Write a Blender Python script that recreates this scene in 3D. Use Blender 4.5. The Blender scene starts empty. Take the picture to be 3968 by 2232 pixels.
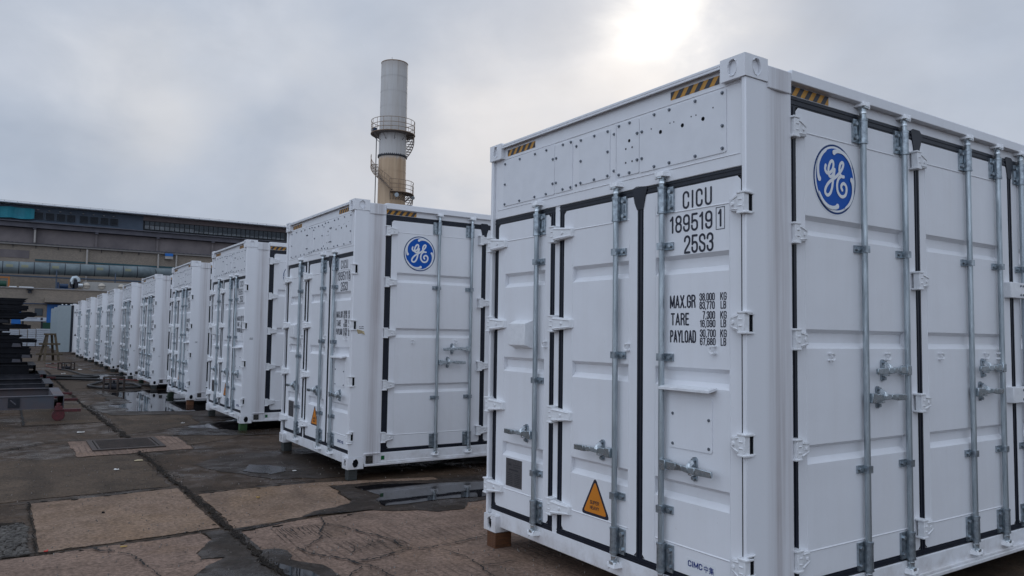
import bpy, bmesh, math, random
from mathutils import Vector, Matrix, noise as mnoise
random.seed(7)
R = math.radians
scene = bpy.context.scene
C = scene.collection

# ------------------------------------------------------------------ camera
cam_d = bpy.data.cameras.new('camera')
cam_d.sensor_width = 36.0
cam_d.lens = 26.558
cam_d.clip_start = 0.05
cam_d.clip_end = 3000
cam = bpy.data.objects.new('camera', cam_d)
C.objects.link(cam)
CAM = Vector((-3.0244, -2.4761, 1.4538))
cr, cu, cf = Vector((0.833789, -0.551882, 0.014907)), Vector((-0.046272, -0.042951, 0.998005)), Vector((0.550141, 0.832815, 0.061349))
mw = Matrix(((cr.x, cu.x, -cf.x, CAM.x), (cr.y, cu.y, -cf.y, CAM.y), (cr.z, cu.z, -cf.z, CAM.z), (0, 0, 0, 1)))
cam.matrix_world = mw
scene.camera = cam

# ------------------------------------------------------------------ exposure, sun, sky
vs = scene.view_settings
vs.view_transform = 'Standard'
vs.look = 'None'
vs.gamma = 1.0
vs.use_curve_mapping = False
vs.exposure = 0.0
SUN = Vector((0.6566, 0.6494, 0.3835)).normalized()
sd = bpy.data.lights.new('sun', 'SUN')
sd.energy = 0.5
sd.angle = R(25)
sd.color = (1.0, 0.93, 0.84)
sun = bpy.data.objects.new('sun', sd)
C.objects.link(sun)
sun.rotation_euler = SUN.to_track_quat('Z', 'Y').to_euler()

world = bpy.data.worlds.new('World')
scene.world = world
world.use_nodes = True
nt = world.node_tree
nt.nodes.clear()


class NT:
    def __init__(s, tree):
        s.t = tree
    def n(s, typ, **kw):
        nd = s.t.nodes.new(typ)
        ins = kw.pop('ins', {})
        for k, v in kw.items():
            setattr(nd, k, v)
        for k, v in ins.items():
            if hasattr(v, 'bl_idname') and hasattr(v, 'is_output'):
                s.t.links.new(v, nd.inputs[k])
            elif isinstance(v, bpy.types.NodeSocket):
                s.t.links.new(v, nd.inputs[k])
            else:
                nd.inputs[k].default_value = v
        return nd
    def link(s, a, b):
        s.t.links.new(a, b)
    def math(s, op, a, b=None, clamp=False):
        nd = s.t.nodes.new('ShaderNodeMath'); nd.operation = op; nd.use_clamp = clamp
        for i, v in enumerate((a, b)):
            if v is None: continue
            if isinstance(v, bpy.types.NodeSocket): s.t.links.new(v, nd.inputs[i])
            else: nd.inputs[i].default_value = v
        return nd.outputs[0]
    def mix(s, fac, a, b, blend='MIX'):
        nd = s.t.nodes.new('ShaderNodeMix'); nd.data_type = 'RGBA'; nd.blend_type = blend
        for i, v in ((0, fac), (6, a), (7, b)):
            if isinstance(v, bpy.types.NodeSocket): s.t.links.new(v, nd.inputs[i])
            elif i == 0: nd.inputs[0].default_value = v
            else: nd.inputs[i].default_value = (v[0], v[1], v[2], 1)
        return nd.outputs[2]
    def noise(s, vec, scale, detail=4, rough=.5, dist=0.0):
        nd = s.t.nodes.new('ShaderNodeTexNoise')
        nd.inputs['Scale'].default_value = scale; nd.inputs['Detail'].default_value = detail
        nd.inputs['Roughness'].default_value = rough; nd.inputs['Distortion'].default_value = dist
        if vec is not None: s.t.links.new(vec, nd.inputs['Vector'])
        return nd
    def ramp(s, fac, stops, interp='LINEAR'):
        nd = s.t.nodes.new('ShaderNodeValToRGB'); nd.color_ramp.interpolation = interp
        e = nd.color_ramp.elements
        while len(e) < len(stops): e.new(0.5)
        for i, (p, c) in enumerate(stops):
            e[i].position = p
            e[i].color = (c, c, c, 1) if isinstance(c, (int, float)) else (c[0], c[1], c[2], 1)
        s.t.links.new(fac, nd.inputs[0])
        return nd.outputs[0]


w = NT(nt)
tc = w.n('ShaderNodeTexCoord')
D = w.n('ShaderNodeVectorMath', operation='NORMALIZE', ins={0: tc.outputs['Generated']}).outputs[0]
mp = w.n('ShaderNodeMapping', ins={'Vector': D, 'Scale': (1, 1, 1.5)})
n1 = w.noise(mp.outputs[0], 3.3, 5, .5, .35)
n2 = w.noise(mp.outputs[0], 7.0, 5, .55, .2)
nsub = w.n('ShaderNodeVectorMath', operation='SUBTRACT', ins={0: n2.outputs['Color'], 1: (.5, .5, .5)})
nsc = w.n('ShaderNodeVectorMath', operation='SCALE', ins={0: nsub.outputs[0], 'Scale': .16})
DD = w.n('ShaderNodeVectorMath', operation='ADD', ins={0: D, 1: nsc.outputs[0]})
DN = w.n('ShaderNodeVectorMath', operation='NORMALIZE', ins={0: DD.outputs[0]}).outputs[0]
sep = w.n('ShaderNodeSeparateXYZ', ins={0: D})
# cloud layer: grey-blue with paler breaks
cl = w.ramp(n1.outputs[0], [(.34, 0.0), (.68, 1.0)])
base = w.mix(cl, (.42, .495, .62), (.555, .61, .71))
fine = w.ramp(n2.outputs[0], [(.3, .94), (.7, 1.06)])
base = w.mix(1.0, base, fine, 'MULTIPLY')
# low haze band slightly greyer, zenith much brighter as in any overcast sky
low = w.ramp(sep.outputs[2], [(0.0, 1.0), (.25, 0.0)])
base = w.mix(w.math('MULTIPLY', low, .35), base, (.43, .485, .59))
def srcdir(px, py):
    v = cf + cr * ((px - 1984) / 2927.26) + cu * ((1116 - py) / 2927.26)
    return v.normalized()
def patch(px, py, expo, col, amt, cur, vec=DN):
    v = srcdir(px, py)
    dp = w.n('ShaderNodeVectorMath', operation='DOT_PRODUCT', ins={0: vec, 1: v}).outputs['Value']
    f = w.math('MULTIPLY', w.math('POWER', w.math('MAXIMUM', dp, 0.0), expo), amt)
    return w.mix(f, cur, col, 'ADD')
base = patch(2580, 90, 150, (.42, .34, .22), .30, base)
base = patch(2640, 80, 700, (1.0, .90, .72), .62, base)
base = patch(2380, 330, 420, (.34, .28, .20), .6, base)
base = patch(600, 390, 320, (.30, .24, .15), .55, base)
base = patch(1080, 180, 300, (.22, .19, .15), .7, base)
base = patch(1900, 560, 160, (.30, .23, .14), .9, base)
base = patch(1330, 640, 300, (.22, .17, .11), .6, base)
# unseen sky behind and above the photographer, brightened to light the container faces
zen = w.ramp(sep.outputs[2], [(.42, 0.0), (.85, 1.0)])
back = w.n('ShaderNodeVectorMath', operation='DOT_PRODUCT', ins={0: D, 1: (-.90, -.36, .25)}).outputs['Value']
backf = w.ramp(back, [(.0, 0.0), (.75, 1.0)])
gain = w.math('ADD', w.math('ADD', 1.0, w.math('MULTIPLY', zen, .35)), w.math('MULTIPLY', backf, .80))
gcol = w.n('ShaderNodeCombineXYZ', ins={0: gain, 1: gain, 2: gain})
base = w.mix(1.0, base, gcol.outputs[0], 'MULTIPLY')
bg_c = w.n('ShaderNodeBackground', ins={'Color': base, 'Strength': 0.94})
sky = w.n('ShaderNodeTexSky')
sky.sky_type = 'NISHITA'
sky.sun_disc = False
sky.sun_elevation = R(22.5)
sky.sun_rotation = R(45.3)
sky.dust_density = 4.0
bg_s = w.n('ShaderNodeBackground', ins={'Color': sky.outputs[0], 'Strength': 0.05})
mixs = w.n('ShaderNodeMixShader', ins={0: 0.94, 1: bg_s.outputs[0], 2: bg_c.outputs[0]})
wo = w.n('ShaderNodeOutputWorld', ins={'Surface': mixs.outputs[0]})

# ------------------------------------------------------------------ materials
MATS = {}
def mat(name, col, rough=.5, metal=0.0, spec=.5, mottle=0.0, mscale=6.0, col2=None, bump=0.0, bscale=60.0, stretch=None, rvar=0.0, coat=0.0):
    m = bpy.data.materials.new(name); m.use_nodes = True
    t = NT(m.node_tree); b = m.node_tree.nodes['Principled BSDF']
    b.inputs['Roughness'].default_value = rough
    b.inputs['Metallic'].default_value = metal
    b.inputs['Specular IOR Level'].default_value = spec
    b.inputs['Coat Weight'].default_value = coat
    b.inputs['Base Color'].default_value = (*col, 1)
    tcn = t.n('ShaderNodeTexCoord').outputs['Object']
    v = tcn
    if stretch: v = t.n('ShaderNodeMapping', ins={'Vector': tcn, 'Scale': stretch}).outputs[0]
    if mottle or col2:
        nz = t.noise(v, mscale, 6, .6)
        c2 = col2 if col2 else tuple(c * (1 - mottle) for c in col)
        f = t.ramp(nz.outputs[0], [(.35, 0.0), (.68, 1.0)])
        t.link(t.mix(f, col, c2), b.inputs['Base Color'])
        if rvar:
            t.link(t.math('ADD', rough, t.math('MULTIPLY', f, rvar)), b.inputs['Roughness'])
    if bump:
        nb = t.noise(v, bscale, 4, .6)
        bn = t.n('ShaderNodeBump', ins={'Strength': bump, 'Distance': .01, 'Height': nb.outputs[0]})
        t.link(bn.outputs[0], b.inputs['Normal'])
    MATS[name] = m
    return m

# white container paint: spray texture, faint dust and thin vertical rain marks
def paint():
    m = mat('white_paint', (.69, .71, .75), rough=.30, spec=.5)
    t = NT(m.node_tree); b = m.node_tree.nodes['Principled BSDF']
    g = t.n('ShaderNodeNewGeometry').outputs['Position']
    s1 = t.n('ShaderNodeMapping', ins={'Vector': g, 'Scale': (9, 9, .7)}).outputs[0]
    a = t.noise(s1, 1.6, 6, .6)
    a2 = t.noise(g, 1.3, 5, .6)
    a3 = t.noise(g, 38, 4, .6)
    f = t.ramp(a.outputs[0], [(.42, 0.0), (.8, 1.0)])
    c = t.mix(t.math('MULTIPLY', f, .13), (.80, .81, .84), (.58, .55, .53))
    f2 = t.ramp(a2.outputs[0], [(.4, 0.0), (.75, 1.0)])
    c = t.mix(t.math('MULTIPLY', f2, .14), c, (.60, .565, .53))
    # road dirt splashed up on the lowest part of the box
    zz = t.n('ShaderNodeSeparateXYZ', ins={0: g}).outputs[2]
    dn = t.noise(g, 7, 6, .7)
    dz = t.math('SUBTRACT', t.math('MULTIPLY', dn.outputs[0], 1.1), t.math('MULTIPLY', zz, 1.6))
    c = t.mix(t.math('MULTIPLY', t.ramp(dz, [(.30, 0.0), (.62, 1.0)]), .40), c, (.36, .31, .27))
    sp = t.ramp(a3.outputs[0], [(.70, 0.0), (.76, 1.0)])
    c = t.mix(t.math('MULTIPLY', sp, .22), c, (.42, .39, .36))
    t.link(c, b.inputs['Base Color'])
    t.link(t.math('ADD', .26, t.math('MULTIPLY', a2.outputs[0], .2)), b.inputs['Roughness'])
    nb = t.noise(g, 3.2, 3, .5); nb2 = t.noise(g, 260, 2, .5)
    h = t.math('ADD', nb.outputs[0], t.math('MULTIPLY', nb2.outputs[0], .05))
    bn = t.n('ShaderNodeBump', ins={'Strength': .22, 'Distance': .03, 'Height': h})
    t.link(bn.outputs[0], b.inputs['Normal'])
    return m
paint()
def post_paint():
    m = mat('post_paint', (.69, .71, .75), rough=.38)
    t = NT(m.node_tree); b = m.node_tree.nodes['Principled BSDF']
    g = t.n('ShaderNodeNewGeometry').outputs['Position']
    o = t.n('ShaderNodeTexCoord').outputs['Object']
    s1 = t.n('ShaderNodeMapping', ins={'Vector': g, 'Scale': (22, 3, .55)}).outputs[0]
    a = t.noise(s1, 1.5, 7, .62)
    a3 = t.noise(g, 1.1, 4, .6)
    a4 = t.noise(g, 120, 3, .6)
    sx = t.n('ShaderNodeSeparateXYZ', ins={0: o}).outputs[0]
    # darker brown streaky strip down the inner half of the post
    band = t.ramp(sx, [(.15, 0.0), (.27, 1.0), (.33, .75), (.39, .35)])
    f = t.ramp(a.outputs[0], [(.36, 0.0), (.72, 1.0)])
    k = t.math('MULTIPLY', t.math('ADD', t.math('MULTIPLY', f, .55), .30), band)
    k = t.math('MULTIPLY', k, t.math('ADD', .45, t.math('MULTIPLY', a3.outputs[0], 1.0)))
    c = t.mix(t.math('MULTIPLY', k, 1.0, True), (.79, .80, .83), (.37, .33, .33))
    sp = t.ramp(a4.outputs[0], [(.62, 0.0), (.72, 1.0)])
    c = t.mix(t.math('MULTIPLY', sp, .15), c, (.5, .48, .46))
    t.link(c, b.inputs['Base Color'])
    return m
post_paint()
mat('panel_paint', (.77, .78, .81), rough=.36, mottle=.06, mscale=9, bump=.05, bscale=40)
mat('white_hardware', (.82, .83, .85), rough=.32, mottle=.10, mscale=25, bump=.2, bscale=90)
mat('galvanized', (.52, .58, .61), rough=.30, metal=.9, col2=(.27, .31, .34), mscale=7, stretch=(5, 5, .6), rvar=.2, bump=.15, bscale=60)
mat('galvanized_clamp', (.46, .52, .56), rough=.30, metal=.9, col2=(.22, .25, .28), mscale=30, rvar=.15, bump=.2)
mat('bright_zinc', (.80, .85, .88), rough=.22, metal=.9, col2=(.45, .5, .53), mscale=40, rvar=.2)
mat('handle_zinc', (.58, .64, .68), rough=.24, metal=.95, col2=(.30, .35, .38), mscale=30, rvar=.12)
mat('bolt_steel', (.20, .22, .25), rough=.4, metal=.6)
mat('rubber', (.010, .014, .026), rough=.42, spec=.4, mottle=.35, mscale=18)
mat('dark_hole', (.006, .007, .01), rough=.8, spec=.1)
mat('letter_black', (.012, .014, .03), rough=.5)
mat('hazard_yellow', (.62, .30, .04), rough=.5, mottle=.15, mscale=30)
mat('hazard_black', (.035, .04, .055), rough=.5)
mat('orange', (.66, .22, .015), rough=.45, mottle=.08)
mat('sticker_white', (.76, .78, .80), rough=.3)
mat('blue_emblem', (.0, .085, .42), rough=.5, spec=.25)
mat('navy_emblem', (.008, .04, .16), rough=.5, spec=.25)
mat('navy_letter', (.008, .03, .19), rough=.4)
mat('plate_grey', (.10, .095, .10), rough=.45, metal=.3, mottle=.3, mscale=60)
mat('plate_ink', (.035, .035, .04), rough=.6)
mat('green_sticker', (.005, .11, .03), rough=.4)
mat('contact_plate', (.09, .085, .08), rough=.5, metal=.5, mottle=.4, mscale=30)
mat('tape', (.52, .42, .25), rough=.6, mottle=.3, mscale=40)
mat('wood_brown', (.075, .03, .012), rough=.6, col2=(.16, .06, .02), mscale=12, stretch=(1, 8, 8), bump=.5, bscale=50)
mat('wood_grey', (.045, .05, .048), rough=.7, col2=(.025, .028, .027), mscale=10, stretch=(1, 8, 8), bump=.5)
mat('wood_green', (.030, .085, .022), rough=.6, col2=(.015, .045, .014), mscale=10)
mat('wood_dark_green', (.018, .035, .018), rough=.7, col2=(.01, .02, .01))
mat('wood_yellow', (.11, .08, .045), rough=.7, col2=(.06, .045, .03), mscale=10, bump=.3)
mat('black_steel', (.003, .0035, .006), rough=.6, spec=.18, col2=(.007, .008, .012), mscale=5, bump=.1)
mat('grey_steel', (.075, .085, .105), rough=.6, metal=.0, spec=.3, col2=(.115, .085, .085), mscale=1.6, rvar=.1)
mat('dark_steel', (.016, .018, .024), rough=.6, metal=.0, spec=.25, col2=(.035, .035, .045), mscale=5)
mat('red_paint', (.13, .018, .024), rough=.45, col2=(.05, .014, .016), mscale=20, bump=.3)
mat('hose_black', (.012, .011, .012), rough=.45)
mat('hose_red', (.16, .03, .02), rough=.5)
mat('roof_sheet', (.62, .65, .70), rough=.4, mottle=.1)
mat('concrete_wall', (0.198, 0.171, 0.169), rough=.85, col2=(0.120, 0.105, 0.109), mscale=.42, bump=.3, bscale=4)
mat('concrete_beam', (0.114, 0.109, 0.127), rough=.85, col2=(0.079, 0.077, 0.091), mscale=1.2)
mat('steel_cladding', (0.066, 0.097, 0.143), rough=.5, col2=(0.046, 0.068, 0.104), mscale=.8)
mat('brown_cladding', (0.192, 0.155, 0.156), rough=.6, mottle=.2, mscale=1)
mat('louver_dark', (.006, .008, .013), rough=.7)
mat('louver_slat', (.075, .10, .135), rough=.5)
mat('teal_tarp', (.0, .24, .31), rough=.5, col2=(.0, .18, .25), mscale=1.2)
mat('teal_dark', (.012, .06, .075), rough=.5)
mat('gutter', (.30, .28, .27), rough=.5, mottle=.2, mscale=3)
mat('pipe_white', (.42, .39, .36), rough=.45, mottle=.2, mscale=3)
mat('pale_box', (.36, .35, .33), rough=.5, mottle=.15, mscale=2)
mat('dome', (.50, .45, .38), rough=.4)
mat('window_pane', (.045, .06, .075), rough=.3, spec=.4)
mat('window_pane_pale', (.20, .22, .24), rough=.3, col2=(.07, .08, .09), mscale=1.5)
mat('window_frame', (.03, .036, .045), rough=.5)
mat('blue_paint', (.0, .12, .42), rough=.4)
mat('blue_dark', (.006, .03, .08), rough=.5)
mat('green_paint', (.006, .06, .035), rough=.5)
mat('orange_paint', (.38, .13, .02), rough=.5)
mat('duct_metal', (.175, .215, .225), rough=.45, metal=.25, col2=(.105, .135, .15), mscale=1.2, rvar=.15)
mat('duct_yellow', (.21, .215, .14), rough=.6)
mat('door_lining', (.30, .355, .38), rough=.4, mottle=.05)
mat('pallet_wrap', (.42, .45, .50), rough=.35, mottle=.15, mscale=2)
mat('paper', (.70, .68, .64), rough=.6)
mat('leaf_yellow', (.38, .24, .05), rough=.6)
mat('red_plastic', (.5, .03, .02), rough=.4)
mat('rust', (.060, .040, .032), rough=.7, col2=(.035, .026, .022), mscale=8)
mat('rail_rust', (.27, .19, .13), rough=.7)
mat('platform_grey', (.22, .20, .19), rough=.6, mottle=.25, mscale=.8)

def tile_wall():
    m = mat('tile_wall', (.2, .17, .14), rough=.6)
    t = NT(m.node_tree); b = m.node_tree.nodes['Principled BSDF']
    o = t.n('ShaderNodeTexCoord').outputs['Object']
    s = t.n('ShaderNodeSeparateXYZ', ins={0: o})
    v = t.n('ShaderNodeCombineXYZ', ins={0: s.outputs[0], 1: s.outputs[2], 2: 0.0}).outputs[0]
    br = t.n('ShaderNodeTexBrick', ins={'Vector': v, 'Color1': (.36, .30, .235, 1), 'Color2': (.27, .225, .18, 1), 'Mortar': (.11, .090, .074, 1), 'Scale': 3.2, 'Mortar Size': .03, 'Brick Width': .5, 'Row Height': .22})
    nz = t.noise(o, .55, 6, .65)
    f = t.ramp(nz.outputs[0], [(.35, 0.0), (.7, 1.0)])
    t.link(t.mix(t.math('MULTIPLY', f, .42), br.outputs[0], (.15, .125, .108)), b.inputs['Base Color'])
tile_wall()

def chimney_paint():
    m = mat('chimney_paint', (.3, .3, .3), rough=.55)
    t = NT(m.node_tree); b = m.node_tree.nodes['Principled BSDF']
    o = t.n('ShaderNodeTexCoord').outputs['Object']
    v = t.n('ShaderNodeMapping', ins={'Vector': o, 'Scale': (1.3, 1.3, .10)}).outputs[0]
    nz = t.noise(v, 1.1, 7, .65)
    z = t.n('ShaderNodeSeparateXYZ', ins={0: o}).outputs[2]
    f = t.ramp(nz.outputs[0], [(.38, 0.0), (.68, 1.0)])
    top = t.mix(t.math('MULTIPLY', f, .5), (.50, .485, .47), (.40, .36, .32))
    # rust runs under the flange (a stain with an edge of its own) and below the crown
    v2 = t.n('ShaderNodeMapping', ins={'Vector': o, 'Scale': (3.2, 3.2, .05)}).outputs[0]
    n2 = t.noise(v2, 1.6, 6, .6)
    edge = t.math('ADD', z, t.math('MULTIPLY', n2.outputs[0], 1.6))
    rustf = t.ramp(t.math('DIVIDE', edge, 50.0), [(.0, 1.0), ((29.5) / 50, 1.0), ((30.2) / 50, 0.0)])
    rc = t.mix(f, (.52, .375, .24), (.38, .25, .15))
    c = t.mix(rustf, top, rc)
    cr_ = t.ramp(t.math('DIVIDE', edge, 50.0), [(.0, 0.0), (43.8 / 50, 0.0), (45.8 / 50, .7)])
    c = t.mix(cr_, c, (.29, .235, .19))
    st = t.ramp(n2.outputs[0], [(.60, 0.0), (.68, .55)])
    c = t.mix(st, c, (.20, .155, .13))
    t.link(c, b.inputs['Base Color'])
chimney_paint()

def ground_mat(name, c_lo, c_hi, c_st, rough, wet=0.0, grooves=0.0, speck=.5, bump=.5):
    m = mat(name, c_lo, rough=rough, spec=(.18 if rough > .6 else .45))
    t = NT(m.node_tree); b = m.node_tree.nodes['Principled BSDF']
    g = t.n('ShaderNodeNewGeometry').outputs['Position']
    a = t.noise(g, .55, 7, .62, .4)
    a2 = t.noise(g, 3.2, 7, .66, .3)
    a3 = t.noise(g, 34, 5, .7)
    a4 = t.noise(g, 150, 3, .6)
    sv = t.n('ShaderNodeMapping', ins={'Vector': g, 'Scale': (2.2, .5, 1)}).outputs[0]
    a5 = t.noise(sv, 1.4, 6, .6)
    f = t.ramp(a.outputs[0], [(.36, 0.0), (.64, 1.0)])
    c = t.mix(f, c_lo, c_hi)
    f2 = t.ramp(a2.outputs[0], [(.42, 0.0), (.66, 1.0)])
    c = t.mix(t.math('MULTIPLY', f2, .8), c, c_st)
    a7 = t.noise(g, 1.15, 6, .7, .8)
    c = t.mix(t.math('MULTIPLY', t.ramp(a7.outputs[0], [(.50, 0.0), (.62, 1.0)]), .42), c, (c_st[0] * .62, c_st[1] * .66, c_st[2] * .66))
    a8 = t.noise(g, .8, 5, .6, .5)
    c = t.mix(t.math('MULTIPLY', t.ramp(a8.outputs[0], [(.52, 0.0), (.68, 1.0)]), .30), c, (c_hi[0] * 1.05, c_hi[1] * .92, c_hi[2] * .66))
    f5 = t.ramp(a5.outputs[0], [(.52, 0.0), (.66, 1.0)])
    c = t.mix(t.math('MULTIPLY', f5, .6), c, tuple(x * .52 for x in c_lo))
    g1 = t.ramp(a3.outputs[0], [(.30, .48), (.70, 1.5)])
    c = t.mix(1.0, c, g1, 'MULTIPLY')
    vr = t.n('ShaderNodeTexVoronoi', ins={'Vector': g, 'Scale': 26.0, 'Randomness': 1.0})
    bright = t.n('ShaderNodeSeparateXYZ', ins={0: vr.outputs['Color']}).outputs[0]
    st = t.math('MULTIPLY', t.ramp(vr.outputs['Distance'], [(.07, 1.0), (.13, 0.0)]), t.ramp(bright, [(.80, 0.0), (.88, 1.0)]))
    c = t.mix(t.math('MULTIPLY', st, speck), c, (.30, .28, .27))
    st2 = t.math('MULTIPLY', t.ramp(vr.outputs['Distance'], [(.10, 1.0), (.2, 0.0)]), t.ramp(bright, [(.10, 1.0), (.16, 0.0)]))
    c = t.mix(t.math('MULTIPLY', st2, .6), c, tuple(x * .35 for x in c_lo))
    t.link(c, b.inputs['Base Color'])
    if wet:
        wf = t.ramp(a.outputs[0], [(.44, 1.0), (.60, 0.0)])
        wf2 = t.ramp(a2.outputs[0], [(.40, 1.0), (.58, 0.0)])
        ww = t.math('MULTIPLY', t.math('MULTIPLY', wf, wf2), wet)
        t.link(t.math('SUBTRACT', rough, t.math('MULTIPLY', ww, rough - .12)), b.inputs['Roughness'])
    h = t.math('ADD', t.math('MULTIPLY', a3.outputs[0], .6), t.math('MULTIPLY', a4.outputs[0], .35))
    a9 = t.noise(g, 11, 6, .7)
    c9 = t.ramp(a9.outputs[0], [(.58, 0.0), (.66, 1.0)])
    c = t.mix(t.math('MULTIPLY', c9, .35), c, tuple(x * .45 for x in c_lo)); t.link(c, b.inputs['Base Color'])
    h = t.math('ADD', h, t.math('MULTIPLY', a2.outputs[0], 1.5)); h = t.math('SUBTRACT', h, t.math('MULTIPLY', c9, .6))
    if grooves:
        wv = t.n('ShaderNodeTexWave', ins={'Vector': g, 'Scale': 4.4, 'Distortion': 1.2, 'Detail': 2.0, 'Detail Scale': .6})
        wv.bands_direction = 'X'
        gm = t.ramp(t.noise(g, 1.3, 3, .5).outputs[0], [(.45, 0.0), (.6, 1.0)])
        ln = t.math('MULTIPLY', t.ramp(wv.outputs[0], [(.0, 1.0), (.22, 0.0)]), gm)
        c2 = t.mix(t.math('MULTIPLY', ln, .55), c, tuple(x * .4 for x in c_lo))
        t.link(c2, b.inputs['Base Color'])
        h = t.math('SUBTRACT', h, t.math('MULTIPLY', ln, .8))
    bn = t.n('ShaderNodeBump', ins={'Strength': bump, 'Distance': .012, 'Height': h})
    t.link(bn.outputs[0], b.inputs['Normal'])
    return m
ground_mat('yard_concrete', (0.0494, 0.0296, 0.0178), (0.0817, 0.0520, 0.0323), (0.0304, 0.0200, 0.0132), .74, wet=.85)
ground_mat('slab_pale', (0.2242, 0.1510, 0.1098), (0.2655, 0.1836, 0.1305), (0.1770, 0.1142, 0.0738), .8, speck=.6)
ground_mat('slab_warm', (0.2184, 0.1480, 0.1123), (0.2694, 0.1844, 0.1397), (0.1630, 0.1079, 0.0793), .78, grooves=1.0, speck=.6)
ground_mat('slab_dull', (0.0779, 0.0531, 0.0353), (0.1045, 0.0730, 0.0497), (0.0551, 0.0382, 0.0259), .76, grooves=.0, speck=.5)
ground_mat('damp', (0.0300, 0.0198, 0.0133), (0.0480, 0.0318, 0.0215), (0.0220, 0.0155, 0.0111), .62, wet=.9, speck=.35, bump=.35)
ground_mat('joint_dirt', (.016, .012, .009), (.036, .027, .019), (.010, .008, .007), 1.0, speck=.9, bump=1.0)
mat('crack_dark', (.010, .008, .007), rough=.9)
mat('pebble', (.12, .108, .094), rough=.8, col2=(.035, .03, .026), mscale=14)
mat('crumb', (.055, .043, .034), rough=.9, col2=(.02, .016, .013), mscale=30)
mat('chip', (.34, .31, .28), rough=.8, col2=(.05, .045, .04), mscale=9)
def water_mat():
    m = mat('water', (.012, .011, .012), rough=.035, spec=.55)
    t = NT(m.node_tree); b = m.node_tree.nodes['Principled BSDF']
    g = t.n('ShaderNodeNewGeometry').outputs['Position']
    a = t.noise(g, 2.5, 3, .5)
    bn = t.n('ShaderNodeBump', ins={'Strength': .05, 'Distance': .02, 'Height': a.outputs[0]})
    t.link(bn.outputs[0], b.inputs['Normal'])
    b.inputs['IOR'].default_value = 1.33
water_mat()
mat('water_rough', (.016, .014, .014), rough=.22, spec=.4, bump=.5, bscale=9)

# ------------------------------------------------------------------ mesh helper
class MB:
    def __init__(s, M=None):
        s.v = []; s.f = []; s.M = M or (lambda a, b, c: (a, b, c))
    def av(s, p):
        s.v.append(s.M(*p)); return len(s.v) - 1
    def face(s, pts):
        s.f.append([s.av(p) for p in pts])
    def box(s, a0, a1, b0, b1, c0, c1):
        i = [s.av(p) for p in ((a0, b0, c0), (a1, b0, c0), (a1, b1, c0), (a0, b1, c0), (a0, b0, c1), (a1, b0, c1), (a1, b1, c1), (a0, b1, c1))]
        for q in ((0, 3, 2, 1), (4, 5, 6, 7), (0, 1, 5, 4), (1, 2, 6, 5), (2, 3, 7, 6), (3, 0, 4, 7)):
            s.f.append([i[k] for k in q])
        return s
    def hexa(s, bottom, top):
        n = len(bottom)
        a = [s.av(p) for p in bottom]; b = [s.av(p) for p in top]
        s.f.append(a[::-1]); s.f.append(b)
        for k in range(n):
            s.f.append([a[k], a[(k + 1) % n], b[(k + 1) % n], b[k]])
        return s
    def prism(s, poly, axis, h0, h1):
        # poly in the two remaining axes, extruded along axis
        def P(q, h):
            q = list(q); q.insert(axis, h); return tuple(q)
        return s.hexa([P(q, h0) for q in poly], [P(q, h1) for q in poly])
    def cyl(s, p0, p1, r0, r1=None, n=12, caps=True):
        r1 = r0 if r1 is None else r1
        p0 = Vector(p0); p1 = Vector(p1); d = (p1 - p0).normalized()
        a = d.orthogonal().normalized(); b = d.cross(a)
        A = []; B = []
        for k in range(n):
            t = 2 * math.pi * k / n
            o = a * math.cos(t) + b * math.sin(t)
            A.append(s.av(tuple(p0 + o * r0))); B.append(s.av(tuple(p1 + o * r1)))
        for k in range(n):
            s.f.append([A[k], A[(k + 1) % n], B[(k + 1) % n], B[k]])
        if caps:
            s.f.append(A[::-1]); s.f.append(B)
        return s
    def tube(s, pts, r, n=8):
        pts = [Vector(p) for p in pts]; rings = []
        up = None
        for i, p in enumerate(pts):
            d = (pts[min(i + 1, len(pts) - 1)] - pts[max(i - 1, 0)]).normalized()
            if up is None: up = d.orthogonal().normalized()
            a = (up - d * up.dot(d)).normalized(); up = a; b = d.cross(a)
            rings.append([s.av(tuple(p + (a * math.cos(2 * math.pi * k / n) + b * math.sin(2 * math.pi * k / n)) * r)) for k in range(n)])
        for A, B in zip(rings[:-1], rings[1:]):
            for k in range(n): s.f.append([A[k], A[(k + 1) % n], B[(k + 1) % n], B[k]])
        s.f.append(rings[0][::-1]); s.f.append(rings[-1])
        return s
    def build(s, name, material, parent=None, bevel=0.0, smooth=True, recalc=True):
        me = bpy.data.meshes.new(name)
        me.from_pydata(s.v, [], s.f)
        if recalc:
            bm = bmesh.new(); bm.from_mesh(me)
            bmesh.ops.recalc_face_normals(bm, faces=bm.faces)
            bm.to_mesh(me); bm.free()
        me.materials.append(MATS[material])
        if smooth:
            for p in me.polygons: p.use_smooth = True
            me.set_sharp_from_angle(angle=R(32))
        o = bpy.data.objects.new(name, me); C.objects.link(o)
        if parent is not None: o.parent = parent
        if bevel:
            md = o.modifiers.new('bevel', 'BEVEL'); md.width = bevel; md.segments = 2
            md.limit_method = 'ANGLE'; md.angle_limit = R(40); md.harden_normals = False
        return o

def empty(name, loc, label=None, cat=None, group=None, rz=0.0):
    o = bpy.data.objects.new(name, None); C.objects.link(o); o.location = loc; o.rotation_euler = (0, 0, rz)
    o.empty_display_size = .2
    if label: tag(o, label, cat, group)
    return o
def tag(o, label, cat, group=None, kind=None):
    o['label'] = label; o['category'] = cat
    if group: o['group'] = group
    if kind: o['kind'] = kind
    return o
def struct(o):
    o['kind'] = 'structure'; return o
def copy_tree(o, parent=None, skip=()):
    c = o.copy(); C.objects.link(c)
    if parent is not None: c.parent = parent
    for ch in list(o.children):
        if ch.name.split('.')[0] in skip: continue
        copy_tree(ch, c, skip)
    return c

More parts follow.
